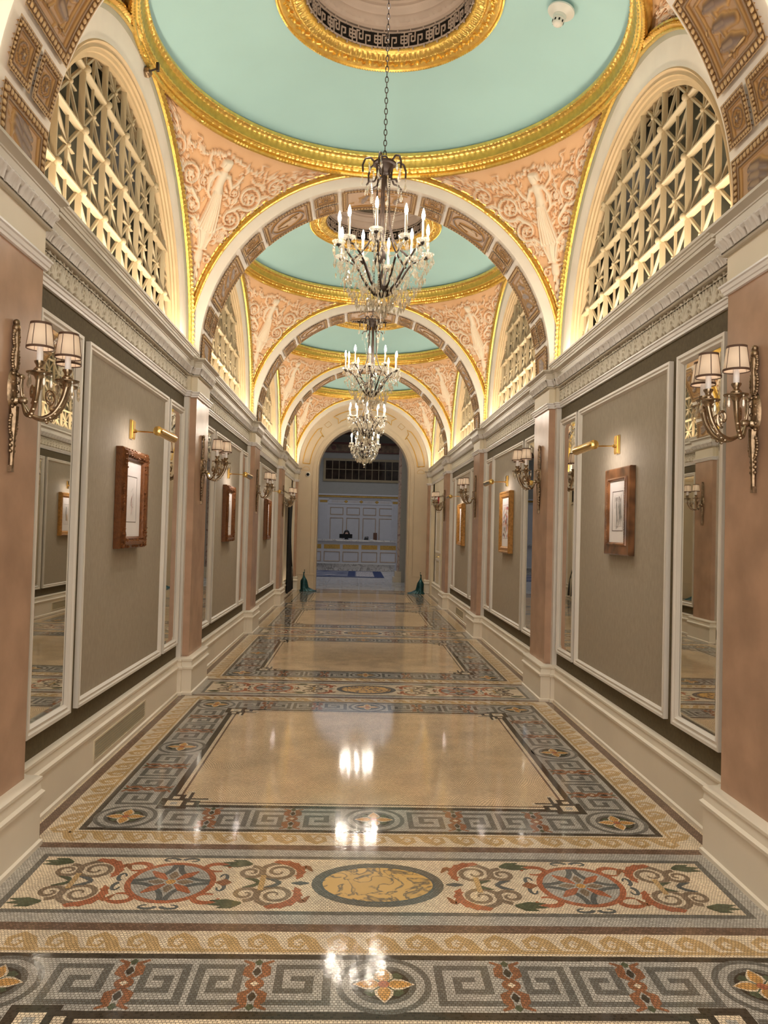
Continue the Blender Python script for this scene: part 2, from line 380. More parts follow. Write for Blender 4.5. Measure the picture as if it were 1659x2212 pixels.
def bay_floor(fl):
    H2 = P / 2
    yb, yw, yk, yf = H2 - .36, H2 - .42, H2 - .585, H2 - .618
    xb, xw, xk, xf = 1.775, 1.715, 1.55, 1.517
    fl.rect(-xb, xb, -yb, yb, 1, 'brown'); fl.rect(-xw, xw, -yw, yw, 2, 'cream'); fl.rect(-xk, xk, -yk, yk, 4, 'black'); fl.rect(-xf, xf, -yf, yf, 5, 'lgrey')
    xi, yi = xf - .312, yf - .312
    fl.rect(-xi, xi, -yi, yi, 7, 'black'); fl.rect(-xi + .042, xi - .042, -yi + .042, yi - .042, 8, 'cream')
    fl.rect(-xi + .066, xi - .066, -yi + .066, yi - .066, 9, 'brown'); fl.rect(-xi + .08, xi - .08, -yi + .08, yi - .08, 10, 'field')
    for sx in (-1, 1):
        for sy in (-1, 1):                              # little stepped keys on the corners of the inner frame
            tf = lambda u, v: (sx * (xi - u), sy * (yi - v))
            def R4(u0, u1, v0, v1, l, m):
                q = [tf(u0, v0), tf(u1, v0), tf(u1, v1), tf(u0, v1)]; fl.poly(q if sx * sy > 0 else q[::-1], l, m)
            R4(-.03, .14, -.03, .14, 11, 'black'); R4(.01, .10, .01, .10, 12, 'cream'); R4(.035, .075, .035, .075, 13, 'lgrey')
            R4(.10, .20, .0, .10, 11, 'black'); R4(.0, .10, .10, .20, 11, 'black'); R4(.13, .17, .03, .07, 12, 'cream'); R4(.03, .07, .13, .17, 12, 'cream')
            R4(.14, .26, .10, .14, 11, 'cream'); R4(.10, .14, .14, .26, 11, 'cream'); R4(.14, .24, .12, .14, 12, 'black'); R4(.12, .14, .14, .24, 12, 'black')
            medallion(fl, (sx * (xf - .156), sy * (yf - .156)), .17, 7)
    for side in range(4):
        hor = side % 2 == 0; sg = 1 if side < 2 else -1
        L = (xf if hor else yf) - .156; off = (yf if hor else xf)
        def tf(u, v):                                   # u along the side, v from the outer edge inwards
            return (sg * u, sg * -(off - v)) if hor else (sg * (off - v), sg * u)
        medallion(fl, tf(0, .156), .17, 7)
        st = L / 3
        for h in (-1, 1):
            for q in (1, 2):                            # red leaf ornaments
                u0 = h * q * st; c = lambda a, b: tf(u0 + a, b)
                for sv in (-1, 1):
                    for sa in (-1, 1):
                        fl.rib([c(sa * .004, .156 + sv * .03), c(sa * .035, .156 + sv * .06), c(sa * .03, .156 + sv * .10), c(sa * .022, .156 + sv * .125), c(sa * .055, .156 + sv * .145)], [.012, .034, .036, .022, .012], 7 if sa > 0 else 8, 'salmon')
                    fl.rib([c(0, .156 + sv * .05), c(0, .156 + sv * .075), c(0, .156 + sv * .1)], [.008, .03, .006], 9, 'black')
                    fl.rib([c(0, .156 + sv * .115), c(0, .156 + sv * .135), c(0, .156 + sv * .152)], [.012, .03, .004], 9, 'green')
                fl.circ(c(0, .156), .034, .034, 9, 'salmon', 14); fl.circ(c(0, .156), .016, .016, 10, 'cream', 4)
            # Greek keys: one beside each medallion, two between the ornaments
            def key(uc, w, mir):
                g = lambda a, b: tf(uc + mir * (a - .5) * w, .035 + b * .242)
                pth = [(-.02, .94), (.96, .94), (.96, .06), (.14, .06), (.14, .66), (.66, .66), (.66, .36), (.42, .36)]
                for (a, b), (c2, d2) in zip(pth[:-1], pth[1:]):
                    wa = .030 / w / 2 * 1.0; wb = .030 / .242 / 2
                    q = [g(min(a, c2) - wa, min(b, d2) - wb), g(max(a, c2) + wa, min(b, d2) - wb), g(max(a, c2) + wa, max(b, d2) + wb), g(min(a, c2) - wa, max(b, d2) + wb)]
                    ar = sum(q[i][0] * q[(i + 1) % 4][1] - q[(i + 1) % 4][0] * q[i][1] for i in range(4))
                    fl.poly(q if ar > 0 else q[::-1], 6, 'dgrey')
            key(h * (.185 + st - .045) / 2, st - .245, -h); key(h * (st * 1.27), .17, h); key(h * (st * 1.73), .17, -h)
            key(h * (st * 2 + .045 + L - .185) / 2, st - .245, h)
        Lw = (xk if hor else yk); offw = (yw if hor else xw); nU = 21; du = 2 * (Lw + .06) / nU
        def tw(u, v): return (sg * u, sg * -(offw - v)) if hor else (sg * (offw - v), sg * u)
        for k in range(nU):                             # running-dog wave
            uc = -Lw - .06 + (k + .5) * du
            pts = [tw(uc - du * .62, .15), tw(uc - du * .35, .12), tw(uc - du * .2, .065), tw(uc + du * .05, .03), tw(uc + du * .30, .06), tw(uc + du * .26, .105), tw(uc + du * .04, .115), tw(uc - .01, .085), tw(uc + du * .1, .075)]
            fl.rib(pts, [.012, .05, .05, .036, .03, .024, .02, .016, .01], 3, 'ochre')
        q0, q1 = tw(-Lw - .05, .128), tw(Lw + .05, .148)
        x0, x1 = sorted((q0[0], q1[0])); y0, y1 = sorted((q0[1], q1[1])); fl.rect(x0, x1, y0, y1, 3, 'ochre')
def strip_floor(fl):
    fl.rect(-1.67, 1.67, -.36, .36, 1, 'lgrey')
    fl.rect(-1.60, 1.60, -.285, .285, 2, 'dgrey'); fl.rect(-1.57, 1.57, -.255, .255, 3, 'cream')
    fl.circ((0, 0), .30, .215, 5, 'dgrey'); fl.circ((0, 0), .262, .178, 6, 'slate'); fl.circ((0, 0), .25, .168, 7, 'onyx')
    for s in (-1, 1):
        c = s * .93
        fl.circ((c, 0), .20, .20, 5, 'rust'); fl.circ((c, 0), .172, .172, 6, 'lgrey')
        for k in range(4):
            a = k * pi / 2 + pi / 4
            arc = [(c + .19 * cos(a) * 1.25 + .155 * cos(a + pi + t), .19 * sin(a) * 1.25 + .155 * sin(a + pi + t)) for t in np.linspace(-.82, .82, 12)]
            fl.rib(arc, .026, 7, 'slate')
            for m_, r1, w in (('rust', .15, .05), ('taupe', .10, .045)):
                b = a if m_ == 'rust' else a + pi / 4
                fl.rib([(c + r * cos(b), r * sin(b)) for r in (.03, r1 * .6, r1)], [.012, w, .012], 8 if m_ == 'rust' else 9, m_)
            b = k * pi / 2                                # blue-grey curls outside the ring
            for w_ in (-1, 1):
                cc = np.array((c + .225 * cos(b), .225 * sin(b))); tdir = np.array((-sin(b), cos(b))) * w_; od = np.array((cos(b), sin(b)))
                pts = [cc + tdir * (.012 + .034 * (1 - cos(t)) ) + od * (.018 * sin(t) + .004 * t * .3) for t in np.linspace(0, 4.6, 12)]
                fl.rib(pts, [.022, .016, .008], 5, 'slate')
        fl.circ((c, 0), .022, .022, 10, 'petal', 14)
        for cg, fl_ in ((s * .49, 1), (s * 1.33, 1)):
            for v in (-1, 1):
                for (ox, oy, R, tn, m_, dr) in ((-s * .035, v * .115, .085, 1.75, 'taupe', -v * s), (s * .095, v * .105, .058, 1.5, 'taupe', v * s)):
                    n = 26; pts = []
                    for k in range(n):
                        f = k / (n - 1); a = v * pi / 2 + dr * 2 * pi * tn * f; r = R * (1 - f) ** .75 + .006
                        pts.append((cg + ox + r * cos(a), oy + r * sin(a)))
                    fl.rib(pts, [.030, .026, .020, .010], 5, m_)
                n = 14; arc = [(cg - s * .035 + .094 * cos(v * (pi / 2 + s * t)), v * .115 + .094 * sin(v * (pi / 2 + s * t))) for t in np.linspace(-.5, 2.1, n)]
                fl.rib(arc, [.006, .034, .044, .030, .008], 4, 'rust')
                for k in range(6):                       # red acanthus lobes on the back of the large curl
                    a = v * (pi / 2 + s * (-.2 + .42 * k)); bx, by = cg - s * .035 + .092 * cos(a), v * .115 + .092 * sin(a)
                    a2 = a + v * s * .7
                    fl.rib([(bx, by), (bx + .022 * cos(a2), by + .022 * sin(a2)), (bx + .046 * cos(a2 + v * s * .6), by + .046 * sin(a2 + v * s * .6))], [.044, .034, .006], 6 + k % 2, 'rust')
                lx, ly = cg + s * .10, v * .19
                for a0 in (.25, -.35, .85):               # green leaf
                    a = v * a0 if s > 0 else pi - v * a0
                    fl.rib([(lx, ly), (lx + .07 * cos(a), ly + .07 * sin(a) * .5), (lx + .145 * cos(a), ly + .12 * sin(a) * .5)], [.016, .044, .004], 8, 'green')
                ex = cg + s * .20 if fl_ and abs(cg) < 1 else cg - s * .16                          # rust tendril curls between the medallions
                pts = [(ex + s * (.0 + .055 * (1 - cos(t))) * (1 if abs(cg) < 1 else -1), v * (.15 + .04 * sin(t))) for t in np.linspace(0, 5.2, 16)]
                fl.rib(pts, [.012, .034, .026, .012], 5, 'rust')
                pts = [(cg - s * (.13 + .02 * t), v * (.10 + .045 * sin(t * 1.4) + .02 * t)) for t in np.linspace(0, 3, 10)]
                fl.rib(pts, [.018, .034, .008], 5, 'salmon')
                for d_ in (-.04, .05): fl.rib([(cg + d_, 0), (cg + d_ + s * .03, v * .03), (cg + d_ + s * .075, v * .045)], [.02, .026, .004], 9, 'green' if d_ < 0 else 'slate')
            fl.rect(cg - .045, cg - .02, -.075, .075, 10, 'ochre')
            if abs(cg) < 1: fl.rib([(cg + s * .17, 0), (cg + s * .20, 0), (cg + s * .24, 0)], [.01, .07, .01], 6, 'salmon'); fl.rib([(cg - s * .1, 0), (cg - s * .14, 0), (cg - s * .18, 0)], [.01, .04, .01], 6, 'slate')
fm = MB()
def put_floor(fl, yc, ymin=-9, ymax=99):
    for qi, (pts, lay, m_) in enumerate(fl.items):
        ys = [p[1] + yc for p in pts]
        if min(ys) > ymax or max(ys) < ymin: continue
        fm.add([(p[0], min(max(p[1] + yc, ymin), ymax), .00022 * lay + 4.5e-6 * (qi % 43)) for p in pts], [tuple(range(len(pts)))], fidx[m_])
fb = Flo(); bay_floor(fb); fs_ = Flo(); strip_floor(fs_)
FY0, FY1 = -1.0, 20.9
fm.add([(-1.86, FY0, 0), (1.86, FY0, 0), (1.86, FY1, 0), (-1.86, FY1, 0)], [(0, 1, 2, 3)], fidx['cream'])
for k in range(5): put_floor(fb, BAY[k], FY0 + .001, FY1 - .001)
for k in range(1, 6): put_floor(fs_, PIL[k], FY0 + .001, FY1 - .001)
struct(fm.build('floor', [F[k] for k in FM], smooth=False))

# ---------------------------------------------------------------- walls with fabric panels
G0, G1, GZ0, GZ1 = -.905, 1.085, .478, 2.718        # grey panel within a bay (offset from bay centre), heights
def frame_mould(mb, x, side, y0, y1, z0, z1, w=.055, d=.03, mi=0, prof=None):
    """rectangular picture-moulding on a wall at |x|, projecting into the hall"""
    prof = prof or [(0, 0), (0, d), (.3, d), (.42, d * .62), (.62, d * .62), (.72, d * .9), (.9, d * .35), (1, 0)]
    G = []
    for a, h in prof:
        i = a * w; G.append([(side * (x - h), y, z) for y, z in ((y0 + i, z0 + i), (y1 - i, z0 + i), (y1 - i, z1 - i), (y0 + i, z1 - i))])
    G = np.array(G)
    if side > 0: G = G[:, ::-1]
    mb.grid(G, mi, cv=True)
for side, nm in ((-1, 'left'), (1, 'right')):
    w = MB(); x = side * WX
    def quad(y0, y1, z0, z1):
        v = [(x, y0, z0), (x, y1, z0), (x, y1, z1), (x, y0, z1)]
        w.add(v, [(0, 1, 2, 3) if side < 0 else (3, 2, 1, 0)])
    y_open = BAY[4] - 1.44 if side < 0 else BAY[4] - 1.44
    quad(FY0, y_open, 0, 3.3)
    wl = struct(w.build('wall_' + nm, [M['olive']], smooth=False))
    for b in (1, 2, 3):
        yc = BAY[b]; p = MB(); xx = side * (WX - .006)
        v = [(xx, yc + G0 + .03, GZ0 + .03), (xx, yc + G1 - .03, GZ0 + .03), (xx, yc + G1 - .03, GZ1 - .03), (xx, yc + G0 + .03, GZ1 - .03)]
        p.add(v, [(0, 1, 2, 3) if side < 0 else (3, 2, 1, 0)]); pp = p.build('fabric_panel', M['taupe'], wl, smooth=False)
        f = MB(); frame_mould(f, WX, side, yc + G0, yc + G1, GZ0, GZ1); f.build('panel_moulding', M['white'], pp)
    # baseboard with its cap and the plinths of the pilasters
    b = MB()
    pth = face_hall(side, wall_path(side, FY0, YEND, 1.80, 1.6725, .39, mid=1.765, hw2=.42))
    plan_sweep(b, pth, [(.012, 0), (.012, .022), (0, .03), (0, .235), (.014, .245), (.016, .262), (.002, .275), (-.004, .31), (.004, .322), (.004, .336), (-.016, .348), (-.06, .352)])
    struct(b.build('baseboard_' + nm, M['basew'], smooth=True, ang=30))
    # necking moulding at the top of the wall
    t = MB()
    pth = face_hall(side, wall_path(side, FY0, YEND, WX - .005, MX - .003, .312, mid=1.785, hw2=.38))
    plan_sweep(t, pth, [(-.02, 2.846), (.012, 2.848), (.014, 2.862), (.020, 2.866), (.024, 2.884), (.032, 2.889), (.032, 2.899), (0, 2.904), (-.03, 2.905)])
    struct(t.build('trim_%d' % (1 if side < 0 else 2), M['capwhite'], ang=30))
    # fascia and crown above the frieze
    c = MB()
    pth = face_hall(side, wall_path(side, FY0, YEND, 1.79, 1.70, .325, mid=1.765, hw2=.40))
    plan_sweep(c, pth, [(-.03, 3.048), (.002, 3.049), (.008, 3.057), (.0, 3.066), (.0, 3.075)])
    plan_sweep(c, pth, [(.012, 3.120), (.026, 3.124), (.026, 3.172), (.031, 3.175), (.031, 3.183), (.048, 3.196), (.056, 3.200), (.0625, 3.203), (.0625, 3.218), (.0, 3.219), (-.1, 3.219)])
    struct(c.build('trim_%d' % (3 if side < 0 else 4), M['greige'], ang=30))
    cr = MB()                                           # upper crown between the arches, open channel behind it for the light strip
    for k in range(5):
        y0, y1 = BAY[k] - A + .0, BAY[k] + A
        y0 = max(y0, FY0); y1 = min(y1, YEND)
        G = [[(side * xx, y, z) for xx, z in ((1.76, 3.216), (1.738, 3.219), (1.738, 3.232), (1.732, 3.234), (1.728, 3.250), (1.722, 3.256), (1.722, 3.264), (1.714, 3.270), (1.712, 3.286), (1.738, 3.286), (1.742, 3.25), (1.83, 3.245))] for y in (y0, y1)]
        cr.grid(G if side > 0 else G[::-1])
    struct(cr.build('trim_%d' % (5 if side < 0 else 6), M['greige'], ang=25))
    # frieze: modelled acanthus scrolls, and the leaf cove above it
    for k in range(5):
        y0, y1 = PIL[k] + .38, PIL[k + 1] - .38
        if k == 4: y1 = PIL[5] - .40
        if k == 0: y0 = 2.0
        n = int((y1 - y0) / .006); yy = np.linspace(y0, y1, n); zz = np.linspace(2.90, 3.055, 27)
        Yg, Zg = np.meshgrid(yy, zz); per = .25
        Sg = (Yg - y0) % per; Tg = (Zg - 2.90) * .13 / .155; st = []
        for o in (-per, 0, per):
            for c_ in (.03, .155):
                for fa_, L_ in ((90, .112), (70, .10), (110, .10), (48, .075), (132, .075), (25, .05), (155, .05)):
                    a_ = radians(fa_); st.append(leafs(o + c_ + .004 * cos(a_), .012, a_ + random.uniform(-.08, .08), L_ * random.uniform(.9, 1.05), .010, .9)); st.append(([(o + c_ + L_ * cos(a_), .012 + L_ * sin(a_))], .0075, 1.))
            st += [spiral(o + .092, .040, .026, 1.2, -1.2, 1, .008, .004, .9, 14), spiral(o + .218, .040, .026, 1.2, 4.3, -1, .008, .004, .9, 14), spiral(o + .092, .095, .022, 1.1, 1.2, -1, .007, .004, .8, 14), spiral(o + .218, .098, .022, 1.1, 1.9, 1, .007, .004, .8, 14)]
        Hh = relief(Sg, Tg, st)
        Gp = np.stack([side * (1.814 - .014 * Hh), Yg, Zg], -1)
        fr = MB(); fr.grid(Gp if side < 0 else Gp[:, ::-1])
        at = Hh if side < 0 else Hh[:, ::-1]
        if k == 4: continue_attr = at
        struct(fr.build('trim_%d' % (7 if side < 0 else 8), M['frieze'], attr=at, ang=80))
    lc = MB(); ats = []
    def leaf_run(p0, p1, outv, e0, e1):
        p0, p1, outv = np.array(p0), np.array(p1), np.array(outv); L = np.linalg.norm(p1 - p0); n = max(6, int(L / .006)); m = 16; nl = max(1, round(L / .128))
        U, V = np.meshgrid(np.linspace(0, 1, n), np.linspace(0, 1, m)); ph = (U * nl) % 1 - .5
        wdt = .47 * (1 - .30 * V ** 3); edge = np.clip((wdt - np.abs(ph)) / .06, 0, 1)
        scal = .75 + .25 * np.cos(ph * 26) * V; H = edge * scal * (.4 + .6 * V) * (1 - np.clip((V - .86) / .14, 0, 1) * .8); H = np.maximum(H, (1 - edge) * .35 * (V > .62) * (V < .95))
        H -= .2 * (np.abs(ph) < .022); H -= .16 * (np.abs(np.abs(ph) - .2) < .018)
        base = .0 + .026 * V ** 1.6
        o = base + .018 * H; ob_ = base; Q = p0[None, None] + (p1 - p0)[None, None] * (U + (-e0 * (1 - U) + e1 * U) * ob_ / L)[..., None]
        Gp = np.stack([Q[..., 0] + outv[0] * o, Q[..., 1] + outv[1] * o, 3.066 + .062 * V], -1)
        lc.grid(Gp); ats.append(np.clip(H, 0, 1).ravel())
    pth = wall_path(side, FY0, YEND, 1.785, 1.695, .330, mid=1.76, hw2=.405)
    pth = [q for i, q in enumerate(pth) if i == 0 or np.hypot(q[0] - pth[i - 1][0], q[1] - pth[i - 1][1]) > 1e-4]
    def turn(i):
        if i <= 0 or i >= len(pth) - 1: return 0
        u, v = np.subtract(pth[i], pth[i - 1]), np.subtract(pth[i + 1], pth[i]); cr_ = u[0] * v[1] - u[1] * v[0]
        return 0 if abs(cr_) < 1e-9 else (1 if cr_ * side < 0 else -1)
    for i_, ((a, b_), (c_, d_)) in enumerate(zip(pth[:-1], pth[1:])):
        if d_ < 2: continue
        dd = np.array((c_ - a, d_ - b_)); L = np.linalg.norm(dd)
        ov = np.array((-dd[1], dd[0])) / L * (1 if side > 0 else -1)
        leaf_run((a, b_), (c_, d_), ov, turn(i_), turn(i_ + 1))
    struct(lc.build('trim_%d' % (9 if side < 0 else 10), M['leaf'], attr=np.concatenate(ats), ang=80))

# ---------------------------------------------------------------- pilasters
pm = MB()
for side in (-1, 1):
    pass
def pilaster(side, yc, y1=None):
    m = MB(); h = .306; yb = yc + h if y1 is None else y1
    m.box(*sorted((side * MX, side * 1.80)), yc - h, yb, .34, 2.855)
    o = struct(m.build('pilaster', M['marble'], smooth=False))
    s_ = MB(); e = .37
    s_.box(*sorted((side * 1.785, side * 1.84)), yc - e, yb + (.064 if y1 is None else 0), .34, 2.845)
    s_.build('side_trim', M['white'], o, smooth=False)
    b = MB(); b.box(*sorted((side * (MX - .004), side * 1.80)), yc - .311, yb + (.005 if y1 is None else 0), 2.90, 3.06)
    b.box(*sorted((side * 1.775, side * 1.84)), yc - .375, yb + (.069 if y1 is None else 0), 2.90, 3.06)
    b.build('capital_block', M['cream'], o, smooth=False)
    return o
for side in (-1, 1):
    for k in range(1, 5): pilaster(side, PIL[k])
    pilaster(side, PIL[5], YEND + .01)

# ---------------------------------------------------------------- vault: pendentives, lunettes, domes, arches
S2 = A * sqrt(2)
def pendentive_mesh(mir):
    nv, nu = 170, 280
    zz = A * (np.linspace(0, 1, nv) ** .9)
    st = []
    g = .03
    def both(f):
        st.append(f(1)); st.append(f(-1))
    # standing draped figure (drawn at full height, then fitted into the panel)
    fg_ = []
    fg_.append(([(0, 1.49), (0, 1.56)], [.03, .03], .03)); fg_.append(([(0, 1.585), (.004, 1.625)], [.058, .062], .055)); fg_.append(([(.02, 1.66), (-.05, 1.64), (-.065, 1.58)], [.04, .04, .02], .058))
    fg_.append(([(0, 1.49), (-.01, 1.36), (.0, 1.25)], [.062, .058, .066], .045)); fg_.append(([(-.075, 1.475), (.08, 1.478)], [.035, .035], .04))
    fg_.append(([(0, 1.27), (.02, 1.05), (.0, .80)], [.075, .085, .10], .04))
    for q in range(-3, 4): fg_.append(([(q * .016, 1.24), (q * .026 + .01, 1.0), (q * .036, .74)], [.010, .013, .018], .050))
    fg_.append(([(.085, 1.47), (.15, 1.36), (.20, 1.42), (.24, 1.55)], [.028, .024, .02, .018], .036)); fg_.append(([(-.085, 1.47), (-.14, 1.34), (-.12, 1.20), (-.06, 1.14)], [.028, .025, .02, .018], .036))
    fg_.append(([(-.10, 1.45), (-.22, 1.55), (-.24, 1.66), (-.16, 1.70), (-.10, 1.64)], [.018, .022, .02, .018, .01], .026))
    for pts, rd, am_ in fg_: st.append(([(x * .80, 1.20 + (y - .74) * .70) for x, y in pts], [q * .78 for q in np.broadcast_to(rd, len(pts))], am_ * .85))
    st.append(([(-.09, 1.185), (.09, 1.185)], .018, .034)); st.append(([(0, 1.17), (0, 1.04)], [.075, .045], .033)); st.append(([(-.055, 1.02), (.055, 1.02)], .014, .03))
    for q in (-1, 0, 1): st.append(([(q * .035, 1.04), (q * .05, 1.10), (q * .072, 1.16)], [.012, .017, .013], .043))
    st.append(([(0, .98), (0, .92)], [.04, .05], .03)); both(lambda s: spiral(s * .085, .93, .04, 1.2, pi / 2, -s, .012, .007, .022, 16, (s * .03, .98)))
    for q in range(12): st.append(([(.016 * (-1) ** q, .87 - q * .042), (.028 * (-1) ** q * (1 - q / 14), .83 - q * .042)], [.020 - .0008 * q, .009], .028 - .001 * q))
    st.append(([(0, .90), (0, .36)], [.018, .006], .022))
    CU = ((.215, 1.36, .105, .03), (.33, 1.60, .125, .03), (.55, 1.755, .105, .026), (.78, 1.885, .075, .02), (.125, 1.17, .045, .018), (.17, 1.60, .06, .02))
    for cx, cy, Rr, am_ in CU:
        both(lambda s: spiral(s * cx, cy, Rr, 1.8, -2.1 if s > 0 else -1.04, s, max(.009, Rr * .15), .006, am_ * 1.15, 30, (s * max(.02, cx - Rr * 1.3), cy - Rr * 1.5)))
    both(lambda s: ([(s * .88, 1.93), (s * 1.0, 1.975), (s * 1.12, 2.0)], [.014, .012, .004], .015))
    for s in (-1, 1):                                   # acanthus leaves springing from the curls
        for cx, cy, Rr, am_ in CU:
            for q in range(12):
                a = random.uniform(0, 6.28); st.append(leafs(s * cx + Rr * 1.12 * cos(a), cy + Rr * 1.12 * sin(a), a + random.choice((-1, 1)) * 1.1, random.uniform(.04, .085), random.uniform(.010, .019), random.uniform(.016, .028)))
            st.append(([(s * cx, cy)], [Rr * .2], .03))
            for q in range(5): a = q * 1.257; st.append(([(s * cx + Rr * .3 * cos(a), cy + Rr * .3 * sin(a))], [Rr * .13], .03))
        def swag(u): return (s * (.03 + .95 * u), 1.90 + .115 * u ** 1.6 - .12 * sin(pi * u) * (1 - .35 * u))
        for q in range(60):                             # garland
            u = q / 59; c = swag(u); st.append(([(c[0] + random.uniform(-.014, .014), c[1] + random.uniform(-.018, .018))], [random.uniform(.012, .022) * (1 - .5 * u)], random.uniform(.018, .030)))
        for q in range(14):
            c = swag(random.random()); st.append(leafs(c[0], c[1], random.uniform(0, 6.28), .06, .013, .018))
        for u0 in (.3, .62): c = swag(u0); st.append(([c, (c[0] + s * .04, c[1] + .05), (c[0] + s * .02, c[1] + .09), (c[0] + s * .09, c[1] + .10)], [.012, .011, .010, .004], .016))
        for q in range(46):
            t = random.uniform(1.15, 1.9); lim = np.interp(t, [.8, 1.12, 1.3, 1.5, 1.7, 1.9], [.1, .22, .30, .43, .60, .8]); st.append(leafs(s * random.uniform(.12, 1) * lim, t, random.uniform(0, 6.28), .06, .012, .017))
    rho = np.sqrt(S2 ** 2 - zz ** 2); th0 = np.arccos(np.clip(A / rho, -1, 1))
    U = np.linspace(0, 1, nu)
    TH = th0[:, None] + (pi / 2 - 2 * th0)[:, None] * U[None]
    Sg = rho[:, None] * (TH - pi / 4) * mir; Tg = np.repeat((S2 * np.arcsin(zz / S2))[:, None], nu, 1)
    H = relief(Sg, Tg, st)
    H = H * 1.15
    margin = np.clip(np.minimum(U, 1 - U)[None] * (rho * (pi / 2 - 2 * th0))[:, None] / .03, 0, 1)
    H = H * margin
    nx = rho[:, None] * np.cos(TH) / S2; ny = rho[:, None] * np.sin(TH) / S2; nz = np.repeat((zz / S2)[:, None], nu, 1)
    R = S2 - H
    G = np.stack([nx * R, ny * R, nz * R], -1)
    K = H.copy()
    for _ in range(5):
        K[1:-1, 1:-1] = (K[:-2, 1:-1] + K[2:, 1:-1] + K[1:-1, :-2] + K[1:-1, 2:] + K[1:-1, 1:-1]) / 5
    at = .30 + .85 * H / .05 - 1.6 * np.clip(K - H, 0, 1) / .05  # crevices darkened: paint glaze plus side-light shading put into the colour
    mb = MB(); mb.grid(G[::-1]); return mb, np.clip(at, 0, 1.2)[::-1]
PM = []
for mir in (1, -1):
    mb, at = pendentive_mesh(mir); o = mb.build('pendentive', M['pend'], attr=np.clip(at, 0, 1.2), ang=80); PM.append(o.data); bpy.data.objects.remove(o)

def arc_trim(mb, plane, sgn, pos, prof, mod=None, n=420, a0=0, a1=pi, drop=.067, c=(0, 0)):
    """semicircular moulding; plane 'y' (cross arch) or 'x' (lunette); prof = (radius, offset along sgn)"""
    ang = np.linspace(a0, a1, n); G = []
    for k, (r, o) in enumerate(prof):
        rr = r; oo = np.full(n, o)
        dr = np.zeros(n)
        if mod and mod[k]:
            amp, per = mod[k]; dr = amp * np.abs(np.sin(ang * r / per * pi))
            oo = oo + dr
        u = rr * np.cos(ang); z = rr * np.sin(ang)
        if plane == 'y': G.append(np.stack([u, pos + sgn * oo, z], -1))
        else: G.append(np.stack([pos + sgn * oo, u, z], -1))
    G = np.array(G)
    if drop:                                           # straight stilt below the springing
        e0 = G[:, :1].copy(); e1 = G[:, -1:].copy(); e0[..., 2] -= drop; e1[..., 2] -= drop; G = np.concatenate([e0, G, e1], 1)
    G[..., 2] += ZS
    mb.grid(G)
GP = [(1.820, .0), (1.820, .018), (1.828, .022), (1.834, .018), (1.838, .022), (1.850, .034), (1.862, .030), (1.868, .02), (1.872, .026), (1.884, .03), (1.890, .0)]
GM = [None, (.008, .020), (.008, .020), None, None, (.020, .042), (.016, .042), None, (.008, .036), (.010, .036), None]

